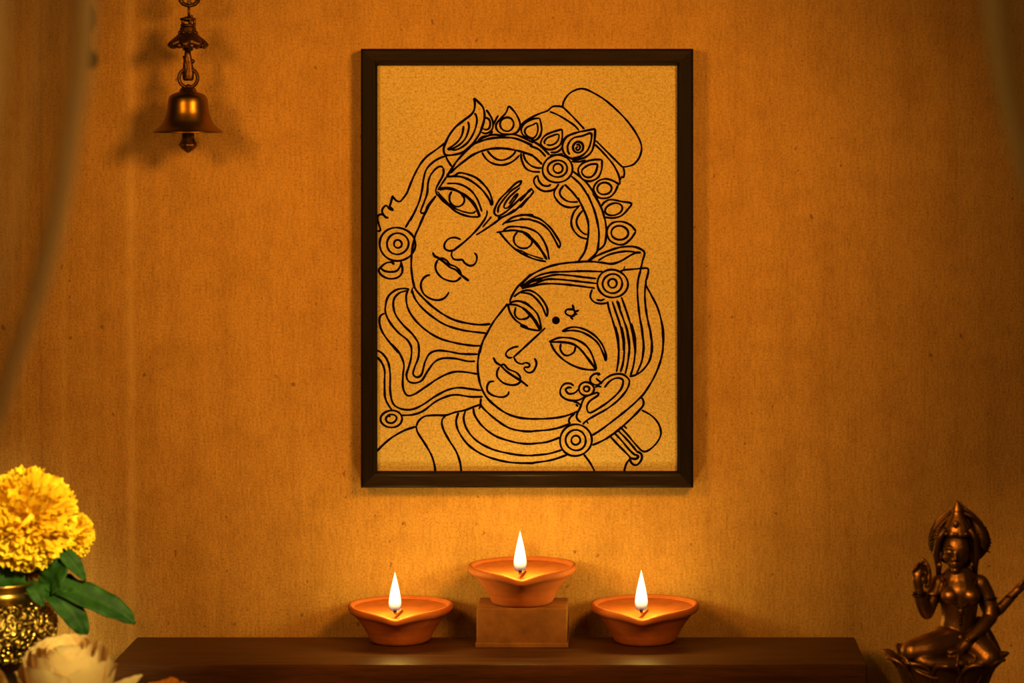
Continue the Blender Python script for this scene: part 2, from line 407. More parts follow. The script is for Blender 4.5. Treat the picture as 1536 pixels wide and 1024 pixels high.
K = 240/1024.0
TL = {'A': (560, 90), 'B': (780, 90), 'C': (560, 290), 'D': (780, 290), 'E': (560, 480), 'F': (780, 480)}
ST = []                                     # (points in plan units, width)
def S(tile, txt, w=3.0, closed=False):
    ox, oy = TL[tile]; pts = []
    for q in txt.split():
        a, b2 = q.split(','); pts.append((ox + float(a)*K, oy + float(b2)*K))
    ST.append((pts, w, closed))
def EL(tile, cx, cy, rx, ry=None, rot=0, w=3.0):
    ry = ry or rx; ox, oy = TL[tile]; pts = []; ph = random.random()*6
    for i in range(14):
        a = 2*PI*i/14; k = 1 + 0.018*math.sin(2*a+ph) + 0.012*math.sin(3*a+2*ph)
        x, y = rx*k*math.cos(a), ry*k*math.sin(a)
        pts.append((ox + (cx + x*math.cos(rot) - y*math.sin(rot))*K, oy + (cy + x*math.sin(rot) + y*math.cos(rot))*K))
    ST.append((pts, w, True))
# -- big figure: veil, crown leaf, band
S('A', '462,528 400,575 345,615 305,660 265,730 235,800 215,850 190,885 170,905 145,898 132,882 120,868')
S('C', '125,12 112,60 106,85 127,106 103,100 85,78 68,86 56,108 62,132 80,153 98,155', 3.2)
S('C', '80,150 60,135 42,135 28,146 27,170 38,205 46,230 40,240 22,241', 3.2)
S('A', '643,243 650,280 645,320 625,350 580,385 530,425 490,475 462,530 450,570 460,605 500,608 560,595 600,570 640,530 680,470 705,400 712,350 700,300 665,262 643,243', 3.4)
S('A', '648,338 660,362 662,400 645,460 610,520 570,555 525,575 482,568')
S('A', '605,393 612,430 595,490 560,535 510,565 478,570 520,540 550,510 570,470 578,420')
S('A', '490,725 530,688 590,640 640,605 700,580 760,567 830,565 900,575 960,590 1024,612', 3.4)
S('A', '470,745 505,690 540,640 600,575 640,540 700,515 760,500 830,495 900,500 960,520 1020,548', 3.4)
S('A', '600,572 660,525 720,490 770,478 830,482 890,475 950,492 1024,530', 3.0)
S('B', '70,515 125,545 190,608', 3.2); S('B', '60,548 120,572 165,618', 3.0); S('B', '15,592 80,612 142,668', 3.2)
S('A', '460,605 475,640 502,682')
S('A', '722,318 745,350 765,395 762,440 740,463 715,470 692,462'); S('A', '708,368 735,375 748,400 742,435 720,446 702,438')
S('A', '800,353 782,385 765,420'); S('A', '670,515 700,492 740,482 765,455')
S('A', '865,293 850,335 815,375 787,410 790,445 820,470 870,475 915,465 938,430 935,390 910,340 880,305 865,293'); EL('A', 855, 411, 43, 45)
S('B', '125,372 80,378 30,405 8,440 20,480 60,500 95,513 125,490 138,450 135,410 125,372'); S('B', '108,400 80,415 45,430 30,455 45,485 80,500 105,480 115,440 108,400', 2.8)
S('A', '695,590 720,630 760,660 820,672 870,660 910,635 935,608'); S('A', '730,580 755,610 790,635 830,640 870,625 900,600 912,578')
S('B', '6,595 11,640 35,690 75,712 130,716'); S('B', '20,597 35,640 70,675 110,690 140,690')
S('A', '475,612 430,625 380,655 340,700 322,760 312,830 295,900 270,960 235,1030'); S('C', '250,140 225,185 205,220')
S('A', '447,690 430,680 400,695 365,740 350,790 345,850 325,910 303,970 320,980 335,970 350,930 402,868'); S('A', '447,690 450,720 440,750 412,800 400,835 410,868')
S('A', '470,745 440,790 412,832')
S('C', '400,15 360,75 320,150 290,220 268,270 250,350 243,430 245,500 258,580 275,620 320,670 380,725 450,775 520,810 600,830 680,840 750,835', 3.2)
# left brow and eye
S('A', '465,745 515,742 550,722 600,730 660,755 710,800 745,850 762,910 755,926 740,890 700,835 650,790 600,760 550,745 490,746', 3.2)
S('A', '472,790 530,790 580,805 630,840 665,890 685,940 695,970')
S('A', '418,826 470,820 520,830 560,850 600,875 640,915 665,960 682,1003', 4.4); S('A', '410,858 440,895 480,930 530,970 580,992 630,1003 680,1003'); S('A', '410,840 450,888 490,927 540,957 600,976 640,978 656,965', 2.6)
S('A', '502,840 488,870 492,910 520,935 550,936 577,916 582,885 562,858')
# forehead mark, nose, mouth, chin
S('A', '950,770 910,790 860,840 810,890 780,945 775,980 800,997 850,970 910,915 960,870 1010,832'); S('A', '950,770 935,800 885,835 835,890 802,940 797,978', 2.8)
S('A', '940,815 900,850 860,890 835,940 860,945 900,900 925,858 905,870 880,905 868,920', 2.8)
S('B', '62,828 30,870 0,905'); S('B', '78,832 85,845 45,895 0,945'); S('B', '62,828 72,824 80,834')
S('C', '1000,20 900,115 830,150 760,200 700,240 658,266'); S('C', '905,100 850,140 795,158', 2.6); S('C', '728,108 725,140 700,185 660,235 600,295 545,340 505,370'); S('C', '756,148 730,180 698,216', 2.4)
S('C', '560,295 520,282 480,292 455,325 460,355 490,368 512,360'); S('C', '505,370 500,395 515,420 545,425 570,425 585,445 615,462 645,455 662,425 660,395 645,380')
S('C', '380,376 392,400 420,415 460,445 490,472 530,490 560,520 612,560', 3.4); S('C', '412,425 440,415 470,430 490,455 520,465 550,490 564,522'); S('C', '412,425 398,460 405,500 440,540 490,560 530,560 562,535')
S('C', '365,520 335,530 310,560 305,600 325,645 370,675 420,682 460,665 485,630')
EL('C', 154, 325, 113, 108); EL('C', 156, 322, 70, 67); EL('C', 157, 323, 25, 26)
S('C', '135,455 120,440 80,446 45,475 35,495 55,525 100,545 150,540 180,515 186,480 176,435'); S('C', '45,476 70,495 110,502 150,495 172,465 176,440'); S('C', '115,432 128,455')
# right brow and eye
S('C', '825,202 850,180 900,150 960,138 1024,136'); S('D', '75,146 130,165 190,215 230,270 258,320 250,352'); S('C', '1015,136 980,136'); S('D', '70,138 90,150 120,160')
S('C', '1015,135 1024,136'); S('D', '0,137 40,138 80,147 130,166')
S('C', '840,188 900,175 960,166 1010,165'); S('D', '0,160 80,172 140,196 190,242 230,310 248,348')
S('C', '830,240 865,215 920,212 960,216'); S('D', '0,215 50,222 110,250 150,300 175,360 186,424')
S('C', '788,250 850,240 900,236 960,248'); S('D', '15,246 60,278 110,328 150,386 172,424', 4.2); S('C', '940,240 985,260 1010,285', 3.6)
S('C', '808,248 850,300 900,350 960,390'); S('D', '-5,376 60,408 110,425 168,436'); S('D', '0,362 50,388 110,408 150,420', 2.2); S('D', '-20,355 5,375'); S('C', '950,382 990,400')
S('C', '922,245 900,280 905,320 940,348 990,350'); S('D', '50,276 76,300 70,330 40,350 0,350')
# -- head dress, right side
EL('B', 240, 696, 96, 88); EL('B', 240, 695, 62, 54); EL('B', 243, 693, 30, 30)
S('B', '340,712 430,790 500,900 545,1020'); S('D', '465,0 510,70 540,150 552,230 548,300 535,335 500,365'); S('B', '328,742 390,800 440,880 475,960 492,1024'); S('D', '430,0 465,80 490,160 505,250 500,340 485,385 430,435', 3.2)
S('B', '285,795 340,850 390,920 420,985'); S('D', '370,25 400,90 425,145 438,205 435,280 415,370 372,435', 3.2)
S('B', '108,738 88,770 105,810 150,838 200,835 235,815 242,795'); S('B', '113,735 120,770 145,800 180,806 198,795')
S('B', '248,792 220,840 225,880 265,925 320,943 385,932'); S('B', '280,800 255,840 265,875 310,905 372,908')
S('D', '378,83 345,120 328,180 340,230 380,275 430,292'); S('D', '402,108 370,150 362,190 380,230 410,258 432,262')
S('B', '270,443 225,455 165,480 135,520 140,550 180,572 222,566 258,540 270,500 270,443'); S('B', '162,538 155,525 172,500 205,485 245,475 248,500 230,530 195,545 170,540', 2.8); S('B', '195,590 232,590 262,570 270,545'); S('B', '192,610 240,606 275,600')
S('B', '482,440 430,450 360,465 300,490 275,530 275,580 300,615 350,635 410,625 455,590 475,530 482,440', 3.3); S('B', '318,605 306,580 308,540 340,500 400,485 455,470 452,530 430,580 390,615 335,628'); EL('B', 372, 558, 33, 35, 0, 3.4); S('B', '360,545 375,540 385,560 370,578 358,565 372,553', 3.6); S('B', '330,648 380,650 420,640')
S('B', '525,637 470,638 410,655 375,690 378,730 405,765 450,775 500,750 522,700 525,637'); S('B', '498,665 450,668 410,690 395,715 415,745 455,748 485,715 498,665')
S('B', '638,798 600,775 550,760 500,775 472,815 480,855 510,882 560,882 600,855 628,800'); EL('B', 540, 822, 46, 38, -0.2)
S('B', '545,1006 600,1010 650,995 690,955 712,918 650,905 580,893 540,910 522,935'); EL('B', 600, 955, 56, 38, -0.25)
S('D', '742,242 710,205 660,182 600,185 565,215 555,255 575,300 620,325 665,325 710,290 742,242'); EL('D', 638, 252, 54, 45)
S('B', '275,305 278,270 310,220 360,190 410,185 470,210 550,260 640,340 710,420 760,500 778,560 765,620 730,665 690,680 660,683 640,670 560,590 485,515', 2.8)
S('B', '412,442 350,375 300,325 270,300 235,295 205,300 175,325 120,345 50,380 0,420', 2.8); S('B', '190,330 240,350 300,385 350,420 378,452', 2.8); S('B', '480,540 530,590 590,660 620,710 635,750 640,795', 2.8); S('B', '660,685 668,720 662,752 650,745 645,768', 2.8)
# -- small figure: veil and hair
S('C', '872,692 890,650 930,590 1010,515'); S('D', '20,570 60,530 110,500 180,470 260,450 350,440 440,435 520,442 590,450 650,430 700,400 740,380 775,378', 3.2); S('D', '0,596 30,560')
S('D', '440,432 490,400 560,370 640,345 720,340 770,355 797,380 785,430 770,495', 3.2); S('D', '500,430 550,400 610,380 680,370 740,375')
S('D', '5,600 60,560 120,525 200,505 300,500 400,497 530,500'); S('D', '10,604 80,562 150,538 230,520 320,525 400,535 490,545'); S('D', '20,600 100,575 170,550 250,550 350,560 490,576'); S('D', '10,610 90,590 160,578 260,580 360,590 480,606'); S('D', '50,572 95,556 142,545', 5.0)
EL('D', 592, 577, 97, 90); EL('D', 592, 577, 62, 62); EL('D', 592, 575, 28, 28)
S('D', '462,613 450,660 475,695 520,705 558,700'); S('D', '490,680 520,684 542,674')
S('D', '640,500 665,490 720,485 770,480 810,478 822,490 815,530 805,580 840,650 880,730 905,820 915,920 914,1024', 2.9); S('D', '772,492 755,560 752,640 760,740 775,850 790,950 792,1024'); S('D', '808,560 800,620 800,680 810,770 830,870 845,960 845,1024'); S('D', '662,492 670,465', 2.4)
S('D', '560,690 570,740 595,820 620,910 632,1010'); S('D', '590,690 610,750 640,840 660,940 665,1010'); S('D', '620,685 640,745 680,860 695,950 700,1010'); S('D', '648,662 680,750 710,850 730,950 737,1010'); S('D', '625,690 640,740', 4.0)
S('F', '610,40 628,110 632,160 630,250 618,332'); S('F', '648,40 664,110 668,180 660,270 643,332'); S('F', '675,25 695,100 700,180 690,270 673,345'); S('F', '712,20 733,90 738,180 728,280 708,352')
S('F', '770,0 785,80 790,170 780,260 745,345'); S('F', '820,15 838,90 842,170 832,250 790,315 740,350 700,360'); S('F', '906,0 918,90 912,200 890,290 850,380 800,460 770,495 700,560 600,640 520,700 462,737')
S('C', '860,705 820,755 770,820 730,890 700,950 682,1024'); S('E', '680,190 675,220 668,290 675,370 695,440 730,500 790,555 860,600 940,625 1024,632', 3.2); S('F', '60,632 170,630 260,620 330,600 372,580')
S('E', '700,140 685,180 676,215')
# small figure: brows, eyes, nose, mouth
S('C', '898,662 940,632 985,615'); S('D', '5,627 60,620 110,645 150,690 175,740 170,785 140,720 100,670 60,642 0,634'); S('C', '870,700 920,688 970,698'); S('D', '5,690 60,720 110,770 130,830 135,874'); S('C', '960,692 1000,716')
S('C', '858,710 915,714 965,738'); S('D', '15,730 60,770 100,820 128,874', 4.4); S('C', '955,732 990,755', 3.6); S('C', '862,712 875,760 910,810 960,845'); S('D', '0,845 50,865 100,875 132,878'); S('C', '950,838 990,858')
S('C', '912,728 905,770 925,800 955,806'); S('D', '62,778 45,798 10,806'); S('C', '945,806 985,800')
S('D', '162,860 130,890 60,955 0,1010'); S('E', '955,185 905,230 893,240'); S('E', '1000,142 950,190')
S('E', '930,168 895,175 860,195 848,220 865,240 890,238'); S('E', '900,238 915,265 945,280 970,273'); S('F', '28,273 45,273 62,285 55,300 30,302 28,315 50,335 80,330 100,300 105,270 92,243')
S('E', '768,238 785,270 815,290 850,325 900,360 940,385 990,424', 3.4); S('E', '810,295 835,283 860,310 880,320 915,335 938,360 941,386'); S('E', '808,298 792,330 795,365 830,400 880,415 920,410 946,390')
S('E', '775,392 745,395 728,425 735,460 775,485 830,492 862,475 867,455')
S('F', '268,72 310,50 360,45 420,62 480,100 525,155 550,220 548,258 535,220 500,150 450,105 390,75 330,66 272,72'); S('F', '185,140 240,115 300,112 360,125 420,160 460,220 490,314'); S('F', '190,140 260,140 330,150 380,180 430,240 488,318', 3.4); S('F', '195,145 225,200 280,255 350,295 420,315 490,318')
S('F', '262,150 258,185 280,220 310,225 345,205 356,165')
S('D', '300,742 335,742 352,756 340,785 300,775 290,757 302,740', 3.2); S('D', '335,710 342,735 325,745', 3.4); S('D', '345,760 378,747', 3.4); S('D', '335,778 368,770', 2.8); S('D', '322,790 340,806', 3.4)
# small figure: ear ornaments
S('F', '380,435 350,465 312,470 292,445 310,430 332,434'); S('F', '345,420 320,405 285,408 260,440 262,480 300,508 350,515 390,505 425,483'); EL('F', 425, 440, 48, 44); EL('F', 426, 440, 18, 17)
S('F', '512,340 475,345 450,370 455,400 490,415 517,400 500,385 485,370'); S('F', '478,430 500,422 522,428'); S('F', '515,345 495,352', 3.5)
S('F', '515,410 540,380 590,350 650,345 690,370 700,400 680,450 630,510 560,565 480,610 430,640 400,667'); S('F', '540,432 570,395 610,372 650,375 660,400 640,450 580,510 510,560 450,592 430,575 430,545 450,515 500,480 495,463 460,475 420,490 400,520 385,560 365,600 365,630 392,655')
S('F', '340,520 372,530 386,545', 2.6); S('F', '358,538 372,552', 4); S('F', '352,595 320,625 313,650 325,660'); S('F', '425,645 438,662', 2.6)
EL('F', 357, 768, 103, 100); EL('F', 357, 768, 65, 65); EL('F', 357, 768, 29, 29)
# necklaces and shoulders
S('E', '690,500 688,540 720,580 790,640 870,690 960,710 1030,711'); S('F', '80,710 180,702 260,685 325,658'); S('E', '640,560 650,610 700,680 780,740 880,775 960,790 1030,791'); S('F', '80,790 170,780 255,750')
S('E', '590,580 578,630 600,700 660,770 760,825 880,855 960,865 1030,866'); S('F', '80,865 180,855 268,830'); S('E', '545,592 530,650 550,720 610,800 700,860 800,895 900,912 1030,915'); S('F', '80,913 200,895 305,860')
S('E', '20,842 60,800 120,750 200,705 275,680'); S('E', '275,680 285,720 330,790 370,860 390,920 397,973'); S('E', '275,680 290,645 330,615 400,608 465,608 520,590 590,575 640,555 692,538'); S('E', '465,608 440,640 445,690 480,760 530,840 555,910 563,973'); S('E', '690,545 675,568', 3)
S('F', '408,858 450,915 480,972'); S('F', '665,972 680,920 702,888')
S('F', '462,800 540,765 620,710 700,640 760,580 790,540 785,505 768,495', 3.2); S('F', '778,575 840,610 885,660 902,720 885,770 840,820 790,840 740,795 690,735 640,682', 2.8); S('F', '660,672 685,695', 2.6)
S('F', '575,740 620,790 670,840 712,885'); S('F', '600,718 650,770 700,830 738,865'); S('F', '622,700 690,770 748,840'); S('F', '745,840 775,855 778,890 750,925 720,920 703,885 740,888 757,872 735,858', 3.4)
# scarf and wavy hair at the left
S('C', '222,618 210,660 220,730 260,800 330,870 420,925 520,955 620,972 692,975'); S('C', '222,620 225,613 190,608 140,620 95,660 78,720 80,770 110,830 160,890 220,940 245,990'); S('C', '218,622 170,635 135,670 128,720 145,780 190,840 250,900 285,950')
S('C', '75,765 45,785 40,830 60,890 110,960 165,1022'); S('C', '250,620 265,670 310,730 380,790 460,840 560,872 640,885 722,894'); S('C', '255,600 245,622 242,640', 2.4)
S('E', '220,130 240,160 245,200 240,250 225,305 212,350 225,390 265,402 310,385 345,330 390,270 440,245 520,245 600,262 652,263'); S('E', '265,110 285,140 292,180 288,240 265,300 255,345 280,365 310,345 330,270 360,215 410,195 480,200 560,215 668,218')
S('E', '110,145 165,208 195,280 190,350 190,430 215,480 260,475 330,430 420,370 500,335 570,330 668,345'); S('E', '18,190 60,215 95,270 108,350 108,450 125,530 170,565 240,572 310,545 400,485 480,445 550,432 620,440 692,450')
S('E', '20,235 50,265 72,320 72,400 75,490 95,540 120,575'); S('E', '180,608 250,605 320,580 400,520 480,485 540,478 620,490 700,490')
EL('E', 116, 632, 68, 55); S('E', '110,620 95,612 80,630 90,652 120,658 145,640 148,618 130,605 105,605 85,615')
mb = MB(); sP = (CAM - PD)/CAM
lim = ((565-VX)*sP*U, (1017-VX)*sP*U)
for k, (pts, wd, closed) in enumerate(ST):
    cv = catmull(pts, 1.5, closed); n = len(cv); y = -PD*U - (0.00012 + 2e-7*k); vs = []; ph = random.random()*9
    for i, q in enumerate(cv):
        a = cv[max(i-1, 0)]; b2 = cv[min(i+1, n-1)]
        if closed: a = cv[(i-1) % (n-1)]; b2 = cv[(i+1) % (n-1)]
        t = (b2 - a); t = t.normalized() if t.length > 1e-6 else Vector((1, 0)); nn = Vector((-t.y, t.x))
        hw = 0.54*wd*(1 + 0.12*math.sin(i*0.21+ph) + 0.08*math.sin(i*0.53+2*ph))*0.96
        if not closed: hw *= min(1, 0.55 + 0.45*min(i, n-1-i)/2.0)
        for sg in (1, -1):
            r = q + nn*hw*sg
            vs.append(Vector(((r.x-VX)*sP*U, y, (FLOOR-(r.y-VY)*sP)*U)))
    mb.add(vs, [(2*i, 2*i+1, 2*i+3, 2*i+2) for i in range(n-1)])
# the round forehead dot
cx, cy = 780+230*K, 290+812*K
ring = [Vector(((cx+5.9*math.cos(2*PI*i/20)-VX)*sP*U, -PD*U-0.0002, (FLOOR-(cy+5.9*math.sin(2*PI*i/20)-VY)*sP)*U)) for i in range(20)]
mb.add(ring, [tuple(range(20))])
mb.build('ink_lines', M['ink'], paper, False)

# ------------------------------------------------------------------ hanging bell
BD = 85.0
bell = thing('hanging_bell', P(282, 199, BD), 'small brass bell hanging on an ornate dark chain in front of the wall', 'bell')
sB = (CAM - BD)/CAM*U
def BL(px, py, y=0): return P(px, py, BD) + Vector((0, y*U, 0))
def prof_px(lst): return [(r*sB, (199 - y)*sB) for r, y in lst]
m = MB(); c0 = P(282, 199, BD)
m.lathe(prof_px([(46, 199), (51, 199.6), (52.5, 198.6), (51.5, 197), (48, 194.5), (43, 190.5), (38.5, 185.5), (35.3, 180), (33.2, 174), (32.7, 172.6), (32.2, 171.0), (31.4, 168), (30.6, 162), (30, 155), (29, 148), (26.5, 143.5), (22, 140.5), (16.5, 138.6), (13.5, 137.6), (12.2, 134.5), (10.5, 131.8), (8, 130.5), (0.5, 130.2)]), c0, 56, cap=False)
m.lathe(prof_px([(46, 199), (40, 192), (33, 182), (29, 168), (26, 150), (15, 143), (0.5, 142)]), c0, 56, cap=False)
m.build('bell_body', M['bell'], bell)
m = MB(); m.lathe(prof_px([(0.4, 160), (2, 160), (2, 196), (8.5, 198), (9.5, 203), (9.2, 208), (11, 212), (13.4, 216), (13.6, 218.5), (10, 223), (5, 226.5), (2.5, 228.5), (0.4, 229)]), c0, 8); m.build('clapper', M['old'], bell, False)
m = MB(); m.torus(BL(282.5, 117), 14*sB, 2.7*sB, sz=1.0); m.ball(BL(282.5, 131), 5*sB); m.build('suspension_ring', M['old'], bell)
m = MB()
rows = []
for y, hw, dp in ((77, 4.5, 4), (82, 5, 4.5), (88, 6.2, 4.5), (95, 7.2, 4), (103, 8, 4), (112, 8.6, 4.5), (118, 8.4, 4.5), (121, 6.5, 3.5)):
    cx = 281.5 + 0.02*(y-77); rows.append([BL(cx + hw*math.cos(a), y) + Vector((0, dp*math.sin(a)*U, 0)) for a in [2*PI*i/14 for i in range(14)]])
m.grid(rows, True, True); m.ball(BL(289, 92), 3.4*sB); m.ball(BL(288, 101), 2.6*sB); m.ball(BL(286, 107), 3*sB); m.tube([BL(276, 84, -4), BL(280, 100, -5), BL(278, 116, -5)], 1.6*sB); m.build('hanger_strap', M['old'], bell)
m = MB(); c1 = P(282, 72, BD)
def flower(r, z, a): 
    k = max(0, min(1, (r/sB - 12)/16)); return r*(1 + 0.12*k*math.cos(8*a)), z + sB*2.2*k*math.cos(8*a + PI)
m.lathe([(r*sB, (72 - y)*sB) for r, y in [(4, 77), (8, 75), (7.5, 72), (15, 71.5), (22, 71), (26.5, 68.5), (28, 65), (26, 61.5), (22, 57.5), (17.5, 54), (14, 50.5), (12.5, 46), (12, 42), (10.5, 39.5), (9, 38)]], c1, 64, fn=flower)
for i in range(8):
    a = 2*PI*i/8 + 0.39; m.ball(c1 + Vector((24.5*math.cos(a)*sB, 24.5*math.sin(a)*sB, 3.0*sB)), 4.2*sB, 10, 8); m.ball(c1 + Vector((17*math.cos(a+.39)*sB, 17*math.sin(a+.39)*sB, 14*sB)), 3.4*sB, 10, 8); m.ball(c1 + Vector((12.5*math.cos(a)*sB, 12.5*math.sin(a)*sB, 23*sB)), 3.0*sB, 10, 8)
m.build('flower_canopy', M['old'], bell)
m = MB()
m.torus(BL(282, 29), 9.6*sB, 2.4*sB, 'Z'); m.torus(BL(282, 38), 9.4*sB, 2.2*sB, 'Z')
for i in range(5):
    a = 2*PI*i/5 + 0.2; q = Vector((9.4*math.cos(a)*sB, 9.4*math.sin(a)*sB, 0)); m.tube([BL(282, 27)+q, BL(282, 39)+q], 2.2*sB, 8)
m.lathe([(0.3*sB, 12*sB), (4*sB, 11*sB), (9*sB, 8.5*sB), (10*sB, 5*sB), (0.3*sB, 3*sB)], BL(282, 36), 20)
m.build('collar_cap', M['old'], bell)
m = MB(); m.tube([BL(283.5, 27), BL(283.2, 8)], 1.9*sB); m.ball(BL(287.5, 25), 2.4*sB); m.build('link_pin', M['old'], bell)
def chain_link(cy, k):
    m = MB(); m.torus(BL(284, cy), 11*sB, 2.6*sB, 'Y' if k % 2 == 0 else 'X', sx=1.25 if k % 2 == 0 else 1.0)
    if k % 2 == 0:
        for i in range(9):
            a = 2*PI*i/9 + 0.2; m.ball(BL(284 + 13.5*math.cos(a), cy + 11*math.sin(a)), 3.3*sB, 10, 8)
        m.torus(BL(278.5, cy+4), 4*sB, 1.3*sB); m.torus(BL(289.5, cy+4), 4*sB, 1.3*sB)
    m.build('chain_link', M['old'], bell)
for k in range(9): chain_link(-2.5 - 20*k, k)
m = MB(); m.tube([BL(284, -172), BL(284, -178), BL(284, -182, 8), BL(284, -184, 40), BL(284, -184, 85)], 3.4*sB); m.lathe([(0.3*sB, 0), (14*sB, 0), (14*sB, 3*sB), (0.3*sB, 3*sB)], BL(284, -184, 82), 20); m.build('wall_hook', M['old'], bell)

# ------------------------------------------------------------------ bronze statue
SD = 500.0
sS = (CAM - SD)/CAM*U
def Q(px, py, dy=0.0):                        # dy: towards the viewer, statue pixels
    v = P(px, py, SD); v.y -= dy*sS; return v
statue = thing('statue', Vector((P(1420, 1000, SD).x, -SD*U, 0)), 'dark bronze statue of a seated crowned figure with raised hand on a lotus base', 'statue')
def cap(mb, pts, n=14):
    """a smooth limb: (px, py, dy, r) joints"""
    dense = []
    for (a, b2) in zip(pts, pts[1:]):
        for i in range(7):
            q = i/7; dense.append([a[j] + (b2[j]-a[j])*q for j in range(4)])
    dense.append(list(pts[-1]))
    for _ in range(3):
        dense = [dense[0]] + [[(dense[i-1][j] + 2*dense[i][j] + dense[i+1][j])/4 for j in range(4)] for i in range(1, len(dense)-1)] + [dense[-1]]
    mb.tube([Q(*d[:3]) for d in dense], [d[3]*sS for d in dense], n)
    for d in (dense[0], dense[-1]): mb.ball(Q(*d[:3]), d[3]*sS*0.99, 14, 10)
def ell(mb, px, py, dy, rx, ry, rz, tilt=0.0): mb.ball(Q(px, py, dy), (rx*sS, rz*sS, ry*sS), 20, 14, Matrix.Rotation(tilt, 3, 'Y') if tilt else None)
m = MB()
# torso
cap(m, [(1434, 958, 0, 32), (1436, 940, 2, 28), (1438, 922, 4, 26), (1438, 902, 5, 29), (1438, 884, 4, 32), (1438, 872, 2, 27)], 20)
cap(m, [(1408, 872, 0, 11), (1438, 866, 0, 14), (1468, 872, 0, 11)])
ell(m, 1422, 889, 25, 14, 13, 13); ell(m, 1453, 889, 25, 14, 13, 13)
ell(m, 1437, 928, 10, 24, 20, 17); ell(m, 1436, 950, 4, 36, 20, 24)
# neck and head
cap(m, [(1437, 868, 4, 10), (1435, 852, 6, 9.5), (1434, 842, 8, 11)])
ell(m, 1433, 822, 8, 21, 29, 22, 0.06); ell(m, 1431, 840, 16, 12.5, 12, 12); ell(m, 1419, 832, 15, 7, 8, 8); ell(m, 1444, 833, 15, 7, 8, 8)
cap(m, [(1430, 822, 28, 2.0), (1429, 830, 32, 2.8), (1429, 833, 33, 3.4)]); ell(m, 1425.5, 834, 29, 2.2, 1.8, 2); ell(m, 1433, 834, 29, 2.2, 1.8, 2)
ell(m, 1421, 824, 25, 5.2, 2.6, 3.2); ell(m, 1440, 824.5, 25, 5.4, 2.6, 3.2)
cap(m, [(1413, 819, 23, 1.5), (1420, 816.5, 28, 1.8), (1427, 819.5, 29, 1.4)]); cap(m, [(1433, 819.5, 29, 1.4), (1441, 816.5, 27, 1.8), (1449, 820, 22, 1.4)])
ell(m, 1429, 840.5, 27, 6.0, 1.7, 3); ell(m, 1429, 844.3, 26.5, 5.0, 2.0, 3); ell(m, 1430, 851, 23, 6, 4.5, 5)
ell(m, 1410, 832, 4, 3.5, 9, 4); ell(m, 1456, 832, 4, 3.5, 9, 4); ell(m, 1409, 846, 6, 4, 5, 4); ell(m, 1457, 846, 6, 4, 5, 4)
# raised arm
cap(m, [(1406, 874, 2, 12.5), (1399, 890, 6, 12), (1392, 906, 14, 11.5), (1388, 914, 20, 11)])
cap(m, [(1388, 914, 20, 11), (1380, 900, 30, 9.8), (1375, 884, 36, 8.4), (1373, 872, 38, 7)])
cap(m, [(1373, 872, 38, 7.2), (1372, 862, 39, 8.2), (1373, 855, 39, 7.6)])
for fx, fy, tx, ty, ex, ey, r in ((1367, 856, 1365, 848, 1369, 843, 2.7), (1371, 854, 1369, 842, 1373, 836, 2.9), (1376, 854, 1377, 841, 1379, 833, 3.0), (1380, 856, 1384, 846, 1384, 838, 2.8)):
    cap(m, [(fx, fy, 40, r*1.1), (tx, ty, 43, r), (ex, ey, 49, r*0.75)], 8)
cap(m, [(1380, 866, 42, 3.4), (1385, 858, 47, 3.0), (1383, 850, 51, 2.5)], 8)
cap(m, [(1387, 872, 34, 4.5), (1390, 860, 30, 5), (1389, 848, 28, 4.6), (1385, 838, 26, 3.6), (1381, 834, 27, 2.8)])
# lowered arm over the lap
cap(m, [(1470, 874, 2, 13), (1479, 890, 2, 12.5), (1485, 908, 4, 12), (1484, 924, 8, 11.5)])
cap(m, [(1484, 924, 8, 11.5), (1470, 937, 22, 10.5), (1452, 951, 34, 9), (1438, 963, 40, 7.4)])
cap(m, [(1438, 963, 40, 7.4), (1430, 970, 43, 8), (1425, 974, 45, 7)])
for k, (ex, ey) in enumerate(((1415, 974), (1414, 979), (1417, 983), (1422, 985))): cap(m, [(1426+k*0.8, 971+k*2, 46, 3.2), ((1426+ex)/2, (971+ey)/2+k, 49, 2.9), (ex, ey, 47, 2.2)], 8)
cap(m, [(1432, 966, 47, 3.4), (1424, 966, 51, 2.8), (1419, 969, 52, 2.3)], 8)
# rear arm reaching out
cap(m, [(1472, 886, -12, 10), (1480, 908, -16, 10), (1487, 924, -12, 9.5), (1500, 914, -4, 8.5), (1514, 897, 2, 7.6), (1522, 887, 6, 6.2)])
cap(m, [(1522, 887, 6, 6.4), (1530, 879, 7, 7.0), (1537, 873, 8, 6)])
for k in range(4): cap(m, [(1536, 870+k*2.4, 6+k*2, 3.0), (1545, 864+k*3, 7+k*2, 2.6), (1553, 857+k*4, 6+k*2, 1.9)], 8)
cap(m, [(1528, 876, 12, 3.2), (1534, 866, 14, 2.7), (1538, 860, 14, 2)], 8)
# folded legs
cap(m, [(1446, 958, 6, 24), (1415, 962, 24, 25), (1385, 966, 40, 23), (1364, 968, 46, 18)], 18); ell(m, 1364, 968, 44, 18, 15, 16)
cap(m, [(1362, 972, 46, 13), (1385, 984, 56, 13), (1410, 986, 54, 11), (1428, 984, 50, 8.5)]); ell(m, 1432, 984, 50, 13, 6.5, 8)
cap(m, [(1446, 958, 4, 24), (1466, 968, 26, 22), (1478, 978, 40, 19)], 18); cap(m, [(1478, 978, 40, 17), (1464, 990, 50, 13), (1448, 996, 52, 10)])
ell(m, 1436, 982, 10, 68, 16, 42)
